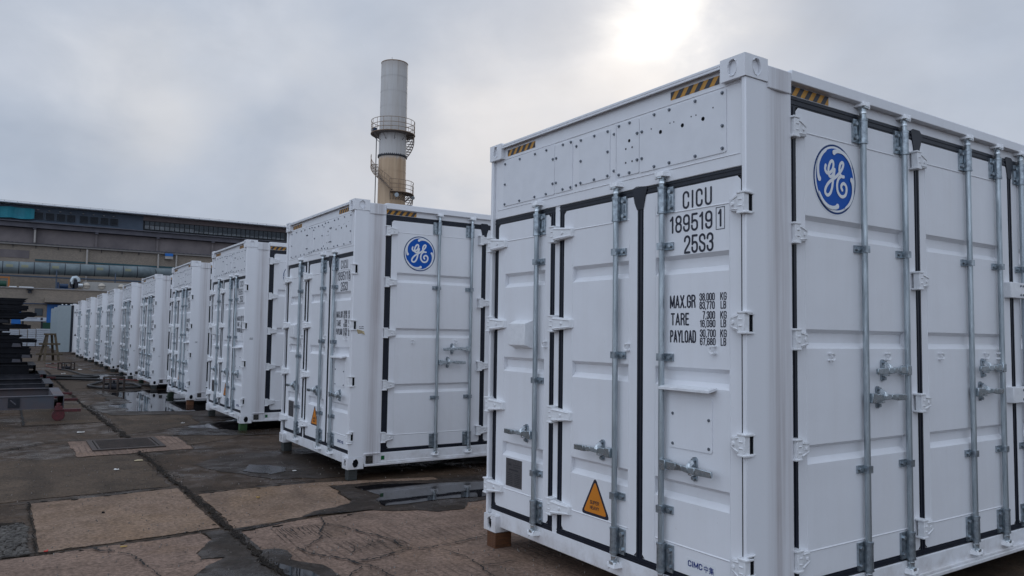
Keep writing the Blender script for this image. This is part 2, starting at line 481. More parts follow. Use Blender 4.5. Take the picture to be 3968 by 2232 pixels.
# condensed stencil lettering drawn as strokes
def _A(cx, cy, rx, ry, a0, a1, n=7):
    return [(cx + rx * math.cos(R(a0 + (a1 - a0) * k / n)), cy + ry * math.sin(R(a0 + (a1 - a0) * k / n))) for k in range(n + 1)]
def _loop(cx, y0, y1, rx, ry):
    p = _A(cx, y1 - ry, rx, ry, 0, 180) + _A(cx, y0 + ry, rx, ry, 180, 360); return p + [p[0]]
_six = [[(1, .74)] + _A(.5, .8, .5, .2, 0, 180) + _A(.5, .2, .5, .2, 180, 360) + _A(.5, .40, .5, .17, 0, 180)]
GLY = {
 '0': (1, [_loop(.5, 0, 1, .5, .2)]), 'O': (1.05, [_loop(.5, 0, 1, .5, .2)]),
 'C': (1, [[(1, .70)] + _A(.5, .8, .5, .2, 0, 180) + _A(.5, .2, .5, .2, 180, 360) + [(1, .30)]]),
 'G': (1, [[(1, .70)] + _A(.5, .8, .5, .2, 0, 180) + _A(.5, .2, .5, .2, 180, 360) + [(1, .47), (.55, .47)]]),
 'U': (1, [[(0, 1)] + _A(.5, .2, .5, .2, 180, 360) + [(1, 1)]]), 'I': (.12, [[(.5, 0), (.5, 1)]]),
 '1': (.55, [[(.0, .80), (.35, .86), (.75, 1), (.75, 0)]]),
 '8': (1, [_loop(.5, .53, 1, .46, .19), _loop(.5, 0, .53, .5, .2)]),
 '6': (1, _six), '9': (1, [[(1 - x, 1 - y) for x, y in _six[0]]]),
 '5': (1, [[(.95, 1), (.08, 1), (.04, .50)] + _A(.5, .42, .5, .18, 160, 0) + _A(.5, .2, .5, .2, 0, -180) + [(0, .28)]]),
 '2': (1, [[(0, .72)] + _A(.5, .8, .5, .2, 180, 0) + [(1, .70), (.88, .55), (.08, .14), (0, 0), (1, 0)]]),
 '3': (1, [[(0, .74)] + _A(.5, .8, .5, .2, 180, 0) + [(1, .68), (.85, .56), (.5, .53)], [(.5, .53), (.85, .50), (1, .38)] + _A(.5, .2, .5, .2, 0, -180) + [(0, .27)]]),
 'S': (1, [[(1, .74)] + _A(.5, .8, .5, .2, 0, 180) + [(0, .70), (.12, .60), (.88, .42), (1, .32)] + _A(.5, .2, .5, .2, 0, -180) + [(0, .27)]]),
 '7': (1, [[(0, 1), (1, 1), (.55, .45), (.38, 0)]]),
 'M': (1.35, [[(0, 0), (0, 1), (.5, .12), (1, 1), (1, 0)]]), 'A': (1.15, [[(0, 0), (.5, 1), (1, 0)], [(.17, .27), (.83, .27)]]),
 'X': (1.1, [[(0, 0), (1, 1)], [(0, 1), (1, 0)]]), 'V': (1.15, [[(0, 1), (.5, 0), (1, 1)]]), 'Y': (1.15, [[(0, 1), (.5, .45), (1, 1)], [(.5, .45), (.5, 0)]]),
 'T': (1, [[(0, 1), (1, 1)], [(.5, 1), (.5, 0)]]), 'E': (.85, [[(1, 1), (0, 1), (0, 0), (1, 0)], [(0, .52), (.85, .52)]]), 'L': (.85, [[(0, 1), (0, 0), (1, 0)]]),
 'K': (1, [[(0, 0), (0, 1)], [(1, 1), (.05, .42)], [(.35, .6), (1, 0)]]), 'H': (1, [[(0, 0), (0, 1)], [(1, 0), (1, 1)], [(0, .52), (1, .52)]]),
 'P': (1, [[(0, 0), (0, 1), (.5, 1)] + _A(.5, .76, .5, .24, 90, -90) + [(0, .52)]]), 'R': (1, [[(0, 0), (0, 1), (.5, 1)] + _A(.5, .77, .5, .23, 90, -90) + [(0, .54)], [(.5, .54), (.9, .42), (1, 0)]]),
 'B': (1, [[(0, 0), (0, 1), (.5, 1)] + _A(.5, .77, .46, .23, 90, -90) + [(0, .54)], [(.5, .54)] + _A(.5, .27, .5, .27, 90, -90) + [(0, 0)]]),
 'D': (1, [[(0, 0), (0, 1), (.5, 1)] + _A(.5, .75, .5, .25, 90, 0) + _A(.5, .25, .5, .25, 0, -90) + [(0, 0)]]),
 '.': (.12, [[(.5, 0), (.5, .03)]]), ',': (.15, [[(.6, .03), (.3, -.12)]]), ' ': (.5, []),
}
def letters(mb, body, ua, ub, z0, z1, d, half=.055, gap=.5):
    """ua is the left edge of the first letter as read, ub the right edge of the last"""
    h = z1 - z0; hw = half * h; sg = 1 if ub > ua else -1
    a = ua + sg * hw; b = ub - sg * hw; y0, y1 = z0 + hw, z1 - hw
    tot = sum(GLY[c][0] for c in body) + gap * (len(body) - 1)
    unit = (b - a) / tot if tot > .3 else 0
    u = a; cnt = 0
    for c in body:
        wd, strokes = GLY[c]
        for st in strokes:
            P = [(u + p[0] * wd * unit, y0 + p[1] * (y1 - y0)) for p in st]
            for i, p in enumerate(P):
                cnt += 1; dd = d - cnt * .0000015
                mb.face([(p[0] + hw * math.cos(2 * math.pi * k / 12), dd, p[1] + hw * math.sin(2 * math.pi * k / 12)) for k in range(12)])
                if i < len(P) - 1:
                    q = P[i + 1]; dx, dz = q[0] - p[0], q[1] - p[1]; l = math.hypot(dx, dz)
                    if l < 1e-6: continue
                    nx, nz = -dz / l * hw, dx / l * hw; dd -= .0000007
                    mb.face([(p[0] + nx, dd, p[1] + nz), (q[0] + nx, dd, q[1] + nz), (q[0] - nx, dd, q[1] - nz), (p[0] - nx, dd, p[1] - nz)])
        u += (wd + gap) * unit

# text as a mesh fitted to a rectangle; right = +-1 direction of reading along first axis
def text_faces(mb, body, ua, ub, z0, z1, d, bold=0.0, dd=0.0):
    cu_ = bpy.data.curves.new('t', 'FONT'); cu_.body = body; cu_.fill_mode = 'FRONT'
    cu_.offset = bold; cu_.resolution_u = 3; cu_.space_character = 1.12
    ob = bpy.data.objects.new('t', cu_); C.objects.link(ob)
    bpy.context.view_layer.update()
    dg = bpy.context.evaluated_depsgraph_get()
    me = ob.evaluated_get(dg).to_mesh()
    xs = [v.co.x for v in me.vertices]; ys = [v.co.y for v in me.vertices]
    if xs:
        x0, x1, y0, y1 = min(xs), max(xs), min(ys), max(ys)
        base = len(mb.v)
        for v in me.vertices:
            mb.av((ua + (ub - ua) * (v.co.x - x0) / (x1 - x0), d, z0 + (z1 - z0) * (v.co.y - y0) / (y1 - y0)))
        for p in me.polygons: mb.f.append([base + i for i in p.vertices])
    ob.evaluated_get(dg).to_mesh_clear()
    bpy.data.objects.remove(ob); bpy.data.curves.remove(cu_)

ME = lambda u, d, z: (d, u, z)      # end face: u across, d inward
MS = lambda u, d, z: (u, d, z)      # long side
K1 = 1.01323; K2 = 1.01616
eu = lambda u: (u + 2.476) * K1 - 2.476
ez = lambda z: (z - 1.454) * K1 + 1.454
su = lambda u: (u + 3.024) * K2 - 3.024
sz = lambda z: (z - 1.454) * K2 + 1.454
DP = .040                            # depth of door leaves behind the posts

def rounded(u0, u1, z0, z1, r=.02, n=4):
    out = []
    for (cx, cz, a0) in ((u1 - r, z1 - r, 0), (u0 + r, z1 - r, 90), (u0 + r, z0 + r, 180), (u1 - r, z0 + r, 270)):
        for k in range(n + 1):
            a = R(a0 + 90 * k / n); out.append((cx + r * math.cos(a), cz + r * math.sin(a)))
    return out

def door_leaf(M, u0, u1, z0, z1, recs, ra, rb, seams, parent, name='door', hinge_low=True):
    """white leaf with pressed horizontal recesses"""
    mb = MB(M); d = DP; dr = .030
    def q(ua, ub, za, zb, da=d, db=None):
        db = da if db is None else db
        mb.face([(ua, da, za), (ub, da, za), (ub, db, zb), (ua, db, zb)])
    # stiles
    c = .022
    mb.face([(u0, d, z0 + c), (u0 + c, d, z0), (ra, d, z0), (ra, d, z1), (u0 + c, d, z1), (u0, d, z1 - c)])
    mb.face([(rb, d, z0), (u1 - c, d, z0), (u1, d, z0 + c), (u1, d, z1 - c), (u1 - c, d, z1), (rb, d, z1)])
    zz = z0
    for (zt, zb) in sorted(recs, key=lambda t: t[1]):
        h = zt - zb
        q(ra, rb, zz, zb)
        s0, s1 = zb + h * .30, zt - h * .20
        q(ra, rb, zb, s0, d, d + dr); q(ra, rb, s0, s1, d + dr); q(ra, rb, s1, zt, d + dr, d)
        for uu in (ra, rb):
            mb.face([(uu, d, zb), (uu, d + dr, s0), (uu, d + dr, s1), (uu, d, zt)])
        zz = zt
    q(ra, rb, zz, z1)
    # edge of the leaf
    e = .03
    for pa, pb in (((u0, z0), (u1, z0)), ((u1, z0), (u1, z1)), ((u1, z1), (u0, z1)), ((u0, z1), (u0, z0))):
        mb.face([(pa[0], d, pa[1]), (pb[0], d, pb[1]), (pb[0], d + e, pb[1]), (pa[0], d + e, pa[1])])
    # weld seams: a thin raised bead across, finer ones down the stiles
    for zs in seams:
        mb.prism([(d - .0045, zs), (d + .001, zs + .007), (d + .001, zs - .007)], 0, ra, rb) if False else mb.hexa([(ra, d - .004, zs), (ra, d + .001, zs + .007), (ra, d + .001, zs - .007)], [(rb, d - .004, zs), (rb, d + .001, zs + .007), (rb, d + .001, zs - .007)])
    for uu in (ra - .004, rb + .004):
        mb.hexa([(uu - .0025, d + .001, z0 + .08), (uu, d - .002, z0 + .08), (uu + .0025, d + .001, z0 + .08)], [(uu - .0025, d + .001, z1 - .08), (uu, d - .002, z1 - .08), (uu + .0025, d + .001, z1 - .08)])
    return mb.build(name, 'white_paint', parent, recalc=False, smooth=False)

def bolt(mb, u, d, z, r=.009, h=.009):
    mb.cyl((u, d + .002, z), (u, d - .003, z), r * 1.35, n=8)
    mb.cyl((u, d - .003, z), (u, d - h, z), r * .8, n=6)

def locking_bar(M, u, zb, zt, clamps, side, parent, g0, g1, r=.0170):
    """side: direction (+-1 along u) in which the bracket plates point"""
    mb = MB(M); d = .012
    mb.cyl((u, d, zb), (u, d, zt), r, n=14)
    ob = mb.build('locking_bar', 'galvanized', parent)
    for z in clamps:
        cb = MB(M)
        cb.box(u - .021, u + .021, -.009, DP - .004, z - .020, z + .020)
        cb.box(*sorted((u, u + side * .068)), DP - .012, DP + .001, z - .021, z + .021)
        cb.cyl((u + side * .050, DP - .008, z), (u + side * .050, DP - .024, z), .011, n=8)
        cb.cyl((u + side * .034, DP - .008, z), (u + side * .034, DP - .020, z), .008, n=8)
        cb.build('bar_clamp', 'galvanized_clamp', parent)
    for (za, zc) in (g0, g1):
        cb = MB(M)
        cb.cyl((u, d, za), (u, d, zc), .0245, n=14)
        cb.cyl((u, d, za - .004), (u, d, za + .008), .027, n=14)
        cb.cyl((u, d, zc - .008), (u, d, zc + .004), .027, n=14)
        cb.box(*sorted((u, u + side * .072)), DP - .012, DP + .001, za, zc)
        for z in (za + .028, zc - .028):
            cb.cyl((u + side * .052, DP - .008, z), (u + side * .052, DP - .026, z), .012, n=8)
        cb.box(*sorted((u + side * .046, u + side * .056)), DP - .018, DP - .008, (za + zc) / 2 - .022, (za + zc) / 2 + .022)
        cb.build('bar_guide', 'galvanized_clamp', parent)
    # cams and keepers at both ends
    for z, s in ((zt, 1), (zb, -1)):
        kb = MB(M)
        kb.cyl((u, d, z - s * .035), (u, d, z), .020, .014, n=10)
        kb.box(u - .016, u + .016, -.012, .03, z - .004, z + .018) if s > 0 else kb.box(u - .016, u + .016, -.012, .03, z - .018, z + .004)
        kb.cyl((u - .028, d - .006, z + s * .010), (u + .030, d - .010, z + s * .016), .009, n=8)
        kb.build('cam', 'bright_zinc', parent, bevel=.003)
        kk = MB(M)
        a, b2 = sorted((z + s * .006, z + s * .036))
        kk.hexa([(u - .045, DP + .004, a), (u + .045, DP + .004, a), (u + .030, -.014, a), (u - .034, -.018, a)], [(u - .038, DP + .004, b2), (u + .038, DP + .004, b2), (u + .020, -.004, b2), (u - .022, -.008, b2)])
        kk.cyl((u + .028, -.006, a - .012), (u + .030, -.008, b2), .009, n=8)
        kk.build('keeper', 'white_hardware', parent, bevel=.004)
    return ob

def handle(M, ub, z, ue, uk, parent):
    """bar at ub, handle reaching to ue, catch at uk"""
    s = 1 if ue > ub else -1
    mb = MB(M)
    mb.box(*sorted((ub + s * .012, ub + s * .058)), -.020, .026, z - .028, z + .028)
    L = abs(ue - ub)
    def sec(t, hw, dd, th=.008, dz=0.0):
        uu = ub + s * L * t
        return [(uu, dd - th, z + dz - hw), (uu, dd + th, z + dz - hw), (uu, dd + th, z + dz + hw), (uu, dd - th, z + dz + hw)]
    secs = [sec(.13, .022, -.006), sec(.35, .019, -.010, dz=.004), sec(.50, .014, -.024, .012, .006), sec(.62, .016, -.026, .012, .002), sec(.72, .019, -.018), sec(1.0, .016, -.014, .007, -.003)]
    for A, B in zip(secs[:-1], secs[1:]): mb.hexa(A, B)
    h = mb.build('handle', 'handle_zinc', parent, bevel=.003)
    kb = MB(M)
    kb.prism([(uk + .017 * math.cos(R(a)), z + (.047 if math.sin(R(a)) > 0 else -.047) + .017 * math.sin(R(a))) for a in range(0, 360, 30)], 1, DP - .012, DP - .001)
    kb.cyl((uk, DP - .012, z + .047), (uk, DP - .028, z + .047), .010, n=8)
    kb.cyl((uk, DP - .012, z - .047), (uk, DP - .026, z - .047), .010, n=8)
    kb.build('catch_plate', 'galvanized_clamp', parent)
    ck = MB(M)
    ck.hexa([(uk - .013, DP - .02, z + .032), (uk + .013, DP - .02, z + .032), (uk + .012, -.030, z + .010), (uk - .020, -.030, z + .006)],
            [(uk - .010, DP - .03, z + .050), (uk + .010, DP - .03, z + .050), (uk + .006, -.020, z + .034), (uk - .010, -.020, z + .034)])
    ck.box(uk - .012, uk + .014, -.006, DP - .010, z - .032, z - .016)
    ck.build('catch', 'bright_zinc', parent, bevel=.003)
    return h

def hinge(M, up, ut, z, parent, pin=True, h=.046, d0=.0):
    """up: pin side, ut: tip"""
    s = 1 if ut > up else -1
    mb = MB(M); w_ = abs(ut - up)
    dA = d0 - .012
    k = up + s * .042
    mb.hexa([(k, dA, z - h), (k, DP + .002, z - h), (k, DP + .002, z + h), (k, dA, z + h)],
            [(ut - s * .012, DP - .020, z - h * .62), (ut, DP + .002, z - h * .60), (ut, DP + .002, z + h * .60), (ut - s * .012, DP - .020, z + h * .62)])
    mb.box(*sorted((up, k)), dA, DP * .7 + d0 * .3, z - h, z + h)
    # pressed ribs and boss
    for zz in (z + h * .72, z - h * .72):
        mb.hexa([(k, dA - .005, zz - .004), (k, dA + .004, zz - .006), (k, dA + .004, zz + .006), (k, dA - .005, zz + .004)],
                [(ut - s * .02, DP - .026, z + (zz - z) * .62 - .003), (ut - s * .02, DP - .016, z + (zz - z) * .62 - .004), (ut - s * .02, DP - .016, z + (zz - z) * .62 + .004), (ut - s * .02, DP - .026, z + (zz - z) * .62 + .003)])
    mb.cyl((k + s * w_ * .35, DP - .01, z), (k + s * w_ * .35, (dA + DP - .02) / 2 - .006, z), .011, n=10)
    for zz in (z - .016, z + .016):
        mb.box(*sorted((up + s * .012, up + s * .036)), dA - .004, dA + .002, zz - .004, zz + .004)
    for zz in (z - h - .011, z + h - .001):
        mb.box(*sorted((up - s * .010, up + s * .045)), dA - .004, DP + .003, zz, zz + .012)
    return mb.build('hinge', 'white_hardware', parent, bevel=.004)

def pad_ring(M, u, z, s, parent):
    mb = MB(M)
    pts = [(u + s * .017 * math.cos(R(a)), DP - .022, z + .019 * math.sin(R(a))) for a in range(-110, 111, 22)]
    mb.tube([(pts[0][0], DP + .002, pts[0][2])] + pts + [(pts[-1][0], DP + .002, pts[-1][2])], .0065, 6)
    return mb.build('padlock_ring', 'white_hardware', parent)

def gasket_piece(M, rects, name, parent, fillets=()):
    mb = MB(M)
    for (u0, u1, z0, z1) in rects:
        mb.box(u0, u1, DP + .0005, DP + .02, z0, z1)
        # two raised lips along the strip
        if (u1 - u0) < (z1 - z0):
            t = (u1 - u0) * .18
            mb.box(u0 + t, u0 + t * 1.9, DP - .003, DP, z0, z1); mb.box(u1 - t * 1.9, u1 - t, DP - .003, DP, z0, z1)
        else:
            t = (z1 - z0) * .18
            mb.box(u0, u1, DP - .0033, DP - .0001, z0 + t, z0 + t * 1.9); mb.box(u0, u1, DP - .0033, DP - .0001, z1 - t * 1.9, z1 - t)
    for pts in fillets: mb.prism(pts, 1, DP - .006, DP + .012)
    return mb.build(name, 'rubber', parent, smooth=False)

# ------------------------------------------------------------------ container
L_, B_, H_ = 6.058, 2.438, 2.896
EZ0, EZ1 = .188, 2.283       # end door leaf bottom / top
SZ0, SZ1 = .190, 2.704
END_RECS = [(1.905, 1.800), (1.289, 1.184), (.672, .568)]
SIDE_RECS = [(2.124, 2.014), (1.506, 1.401), (.888, .786)]

def emblem_layers(M, cx, cz, Rr, parent):
    root = None
    def disc(rad, d, m, name, par):
        mb = MB(M)
        mb.prism([(cx + rad * math.cos(2 * math.pi * k / 64), cz + rad * math.sin(2 * math.pi * k / 64)) for k in range(64)], 1, d, DP - .0002)
        return mb.build(name, m, par, smooth=False)
    root = disc(Rr * 1.035, DP - .0012, 'sticker_white', 'emblem', parent)
    disc(Rr, DP - .0020, 'navy_emblem', 'outer_ring', root)
    disc(Rr * .945, DP - .0028, 'sticker_white', 'white_ring', root)
    disc(Rr * .885, DP - .0036, 'blue_emblem', 'blue_disc', root)
    G1 = [(-.45, .352), (-.478, .257), (-.442, .175), (-.363, .135), (-.252, .168), (-.143, .256), (-.09, .381), (-.099, .487), (-.158, .512), (-.236, .457), (-.309, .324), (-.329, .195), (-.297, .09), (-.226, .054), (-.133, .108), (-.068, .222), (-.038, .286)]
    G2 = [(-.038, .286), (-.069, .128), (-.115, -.035), (-.168, -.252), (-.252, -.417), (-.367, -.492), (-.47, -.458), (-.495, -.367), (-.432, -.244), (-.303, -.115), (-.13, -.01), (.029, .082), (.16, .185), (.305, .322), (.376, .457), (.365, .515), (.306, .526), (.227, .458), (.186, .335), (.194, .223), (.256, .139), (.325, .117), (.393, .122)]
    G3 = [(.265, .131), (.134, .031), (.067, -.129), (.083, -.315), (.19, -.436), (.324, -.465), (.456, -.403), (.518, -.259), (.488, -.132), (.389, -.074), (.286, -.119), (.258, -.201), (.307, -.273)]
    SW = [(-.067, .765), (-.004, .800), (.099, .822), (.233, .825), (.367, .805), (.518, .735), (.662, .619), (.78, .447)]
    SWr = [.075, .062, .052, .05, .05, .05, .045, .03]
    mb = MB(M)
    cnt = [0]
    def stroke(pts, rad):
        P = []; W = []
        n = len(pts)
        for i in range(n - 1):
            p0, p1, p2, p3 = pts[max(i - 1, 0)], pts[i], pts[i + 1], pts[min(i + 2, n - 1)]
            for k in range(4):
                t = k / 4
                f = lambda a, b, c, e: .5 * ((2 * b) + (-a + c) * t + (2 * a - 5 * b + 4 * c - e) * t * t + (-a + 3 * b - 3 * c + e) * t ** 3)
                P.append((f(p0[0], p1[0], p2[0], p3[0]), f(p0[1], p1[1], p2[1], p3[1])))
                ra, rb_ = (rad[i], rad[i + 1]) if isinstance(rad, list) else (rad, rad)
                W.append(ra + (rb_ - ra) * t)
        P.append(pts[-1]); W.append(rad[-1] if isinstance(rad, list) else rad)
        lastd = None
        for i in range(len(P)):
            cnt[0] += 1
            dd = DP - .0042 - cnt[0] * .000012
            # disc at each sample gives round joints and ends
            if i in (0, len(P) - 1) or True:
                mb.face([(cx + Rr * (P[i][0] + W[i] * math.cos(2 * math.pi * k / 14)), dd, cz + Rr * (P[i][1] + W[i] * math.sin(2 * math.pi * k / 14))) for k in range(14)])
            if i < len(P) - 1:
                dx, dz = P[i + 1][0] - P[i][0], P[i + 1][1] - P[i][1]; l = math.hypot(dx, dz) or 1
                nx, nz = -dz / l, dx / l
                d2 = dd - .000006
                mb.face([(cx + Rr * (P[i][0] + nx * W[i]), d2, cz + Rr * (P[i][1] + nz * W[i])), (cx + Rr * (P[i + 1][0] + nx * W[i + 1]), d2, cz + Rr * (P[i + 1][1] + nz * W[i + 1])),
                         (cx + Rr * (P[i + 1][0] - nx * W[i + 1]), d2, cz + Rr * (P[i + 1][1] - nz * W[i + 1])), (cx + Rr * (P[i][0] - nx * W[i]), d2, cz + Rr * (P[i][1] - nz * W[i]))])
    for g in (G1, G2, G3): stroke(g, .046)
    for q in range(4):
        a = R(90 * q)
        stroke([(x * math.cos(a) - y * math.sin(a), x * math.sin(a) + y * math.cos(a)) for x, y in SW], SWr)
    mb.build('monogram', 'sticker_white', root, smooth=False, recalc=False)
    return root

def hazard(M, u0, u1, z0, z1, d, lean, parent, nst=5, cover=None):
    mb = MB(M); mb.box(u0, u1, d - .0012, d, z0, z1)
    o = mb.build('hazard_strip', 'hazard_yellow', parent, smooth=False)
    mk = MB(M); w_ = (u1 - u0) / (nst * 2); h = z1 - z0
    for k in range(-2, nst * 2 + 3, 2):
        a = u0 + k * w_
        pts = [(a, z0), (a + w_, z0), (a + w_ + lean * h, z1), (a + lean * h, z1)]
        # clip to the strip
        def clip(ps, lim, keep_low):
            out = []
            for i in range(len(ps)):
                A, Bq = ps[i], ps[(i + 1) % len(ps)]
                ia = A[0] <= lim if keep_low else A[0] >= lim
                ib = Bq[0] <= lim if keep_low else Bq[0] >= lim
                if ia: out.append(A)
                if ia != ib:
                    t = (lim - A[0]) / (Bq[0] - A[0]); out.append((lim, A[1] + (Bq[1] - A[1]) * t))
            return out
        pts = clip(clip(pts, u1, True), u0, False) if pts else []
        if len(pts) >= 3: mk.face([(p[0], d - .0024, p[1]) for p in pts])
    mk.build('black_stripes', 'hazard_black', o, smooth=False, recalc=False)
    return o

def make_container(loc, label):
    root = empty('shipping_container', loc, label, 'shipping container', 'white shipping containers standing in a row')
    # ---- frame: sills, headers, rails, far posts, roof edge
    f = MB()
    # end sill + header fascia (two ends)
    for s in (0, 1):
        X = (lambda x: x) if s == 0 else (lambda x: L_ - x)
        def bx(x0, x1, y0, y1, z0, z1):
            a, b = sorted((X(x0), X(x1))); f.box(a, b, y0, y1, z0, z1)
        bx(.040, .12, .035, B_ - .035, .036, .148)       # sill
        bx(.034, .10, .035, B_ - .035, 2.329, 2.866)     # header plate
        bx(.002, .12, .162, B_ - .162, 2.866, 2.884)     # top flange
        bx(.002, .010, .162, B_ - .162, 2.852, 2.866)
    # side rails
    for s in (0, 1):
        Y = (lambda y: y) if s == 0 else (lambda y: B_ - y)
        def by(x0, x1, y0, y1, z0, z1):
            a, b = sorted((Y(y0), Y(y1))); f.box(x0, x1, a, b, z0, z1)
        by(.375, L_ - .375, .0, .09, 2.822, 2.884)
        by(.375, L_ - .375, .042, .09, 2.761, 2.822)
        by(.375, L_ - .375, .030, .09, .040, .150)
        by(.19, L_ - .19, .0, .034, .018, .042)
        by(.375, L_ - .375, .012, .030, .042, .058)
    f.box(1.585, 1.60, 0, 0, 0, 0) if False else None
    fr = f.build('frame', 'white_paint', root, bevel=.004)
    # mullion on the end
    m = MB(ME); m.box(1.585, 1.639, DP + .002, .08, .148, 2.329); m.build('mullion', 'white_paint', root)
    # roof and floor
    rf = MB(); rf.box(.12, L_ - .12, .09, B_ - .09, 2.850, 2.872)
    for k in range(14):
        rf.box(.5 + k * .38, .66 + k * .38, .12, B_ - .12, 2.8725, 2.880)
    for k in range(12):
        rf.cyl((.7 + k * .42, .045, 2.884), (.7 + k * .42, .045, 2.893), .012, n=8)
    rf.build('roof', 'panel_paint', root)
    fl = MB(); fl.box(.12, L_ - .12, .09, B_ - .09, .045, .13); fl.build('floor', 'dark_steel', root)
    # ---- corner posts: wide on the long sides, with a shallow dished strip
    for (sx, sy) in ((0, 0), (0, 1), (1, 0), (1, 1)):
        p = MB()
        prof = [(.010, .006), (.150, .006), (.19, .008), (.235, .013), (.280, .016), (.320, .014), (.350, .008), (.375, .006), (.375, .085), (.06, .085), (.06, .034), (.010, .034)]
        sxf = (lambda x: x) if sx == 0 else (lambda x: L_ - x)
        syf = (lambda y: y) if sy == 0 else (lambda y: B_ - y)
        prof2 = [(sxf(a), syf(b)) for a, b in prof]
        p.prism(prof2, 2, .118 if True else 0, 2.778)
        # stub plate beside the upper casting
        a, b = sorted((sxf(.178), sxf(.374))); c, d_ = sorted((syf(.001), syf(.09)))
        p.box(a, b, c, d_, 2.748, 2.868)
        a, b = sorted((sxf(.178), sxf(.374))); c, d_ = sorted((syf(.010), syf(.09)))
        p.box(a, b, c, d_, .042, .150)
        c, d_ = sorted((syf(.0), syf(.034)))
        p.box(a, b, c, d_, .142, .160)
        po = p.build('corner_post', 'post_paint' if (sx, sy) == (0, 0) else 'white_paint', root, bevel=.006)
        # castings
        for z0 in (0.0, H_ - .118):
            cbm = MB()
            x0, x1 = sorted((sxf(.0), sxf(.178))); y0, y1 = sorted((syf(.0), syf(.162)))
            wall = .014
            # closed shell with oval openings is suggested by frames round the holes
            z1 = z0 + .118
            def face_with_hole(P, ua, ub, za, zb, cu2, cz2, ru, rz_):
                n = 24; ring = []
                out = []
                for k in range(n):
                    t = 2 * math.pi * k / n
                    cxx, czz = math.cos(t), math.sin(t)
                    ring.append(P(cu2 + ru * cxx, cz2 + rz_ * czz, 0.0))
                    sc = min((ub - cu2) / cxx if cxx > 1e-6 else ((ua - cu2) / cxx if cxx < -1e-6 else 1e9), (zb - cz2) / czz if czz > 1e-6 else ((za - cz2) / czz if czz < -1e-6 else 1e9))
                    out.append(P(cu2 + cxx * sc, cz2 + czz * sc, 0.0))
                inner = [P(cu2 + ru * math.cos(2 * math.pi * k / n), cz2 + rz_ * math.sin(2 * math.pi * k / n), wall) for k in range(n)]
                corners = [(ub, zb), (ua, zb), (ua, za), (ub, za)]
                for k in range(n):
                    k2 = (k + 1) % n
                    # insert the corner when the edge of the square turns
                    t0, t1 = 2 * math.pi * k / n, 2 * math.pi * (k + 1) / n
                    poly = [ring[k], out[k]]
                    for (qa, qz) in corners:
                        ta = math.atan2(qz - cz2, qa - cu2) % (2 * math.pi)
                        if t0 + 1e-5 < ta < t1 - 1e-5: poly.append(P(qa, qz, 0.0))
                    poly += [out[k2], ring[k2]]
                    cbm.face(poly)
                    cbm.face([ring[k], ring[k2], inner[k2], inner[k]])
            sgx = 1 if sx == 0 else -1; sgy = 1 if sy == 0 else -1
            ex = sxf(0.0); ey = syf(0.0)
            face_with_hole(lambda a, z, d: (ex + sgx * d, a, z), y0, y1, z0, z1, (y0 + y1) / 2, z0 + .060, .030, .044)
            face_with_hole(lambda a, z, d: (a, ey + sgy * d, z), x0, x1, z0, z1, (x0 + x1) / 2, z0 + .060, .034, .044)
            # remaining faces
            xb = sxf(.178); yb = syf(.162)
            cbm.face([(xb, y0, z0), (xb, y1, z0), (xb, y1, z1), (xb, y0, z1)])
            cbm.face([(x0, yb, z0), (x1, yb, z0), (x1, yb, z1), (x0, yb, z1)])
            cbm.face([(x0, y0, z0), (x1, y0, z0), (x1, y1, z0), (x0, y1, z0)])
            cbm.face([(x0, y0, z1), (x1, y0, z1), (x1, y1, z1), (x0, y1, z1)])
            co = cbm.build('corner_casting', 'white_paint', root, smooth=False)
            md = co.modifiers.new('weld', 'WELD'); md.merge_threshold = .0004
            md = co.modifiers.new('bevel', 'BEVEL'); md.width = .010; md.segments = 3; md.limit_method = 'ANGLE'; md.angle_limit = R(60)
            hb = MB()
            hb.box(x0 + .0145, x1 - .0145, y0 + .0145, y1 - .0145, z0 + .004, z1 - .004)
            hb.build('casting_cavity', 'dark_hole' if z0 == 0 else 'post_paint', co, smooth=False)
    # hinge slots cut in the near post
    for z in (2.132, 1.526, .927, .345):
        h1 = MB(MS)
        h1.box(.030, .052, .0030, .0055, z - .043, z + .043)
        o = h1.build('hinge_slot', 'dark_hole', root, smooth=False)
        h2 = MB(MS)
        h2.box(.006, .062, -.006, .006, z + .043, z + .052); h2.box(.006, .062, -.006, .006, z - .052, z - .043); h2.box(.052, .058, -.002, .0056, z - .0435, z + .0435)
        h2.build('slot_lip', 'white_hardware', o, bevel=.002)
    # ---- back end and far side: plain corrugated steel
    wv = MB()
    def corr(P, a0, a1, z0, z1, n, dep):
        pr = []
        st = (a1 - a0) / n
        for k in range(n):
            b = a0 + k * st
            pr += [(b, 0), (b + st * .3, 0), (b + st * .45, dep), (b + st * .8, dep), (b + st * .95, 0)]
        pr.append((a1, 0))
        for (p, q) in zip(pr[:-1], pr[1:]):
            wv.face([P(p[0], p[1], z0), P(q[0], q[1], z0), P(q[0], q[1], z1), P(p[0], p[1], z1)])
    corr(lambda a, d, z: (L_ - .03 - d, a, z), .07, B_ - .07, .14, 2.34, 8, .03)
    corr(lambda a, d, z: (a, B_ - .03 - d, z), .38, L_ - .38, .14, 2.78, 19, .03)
    wv.build('corrugated_wall', 'white_paint', root, recalc=False, smooth=False)
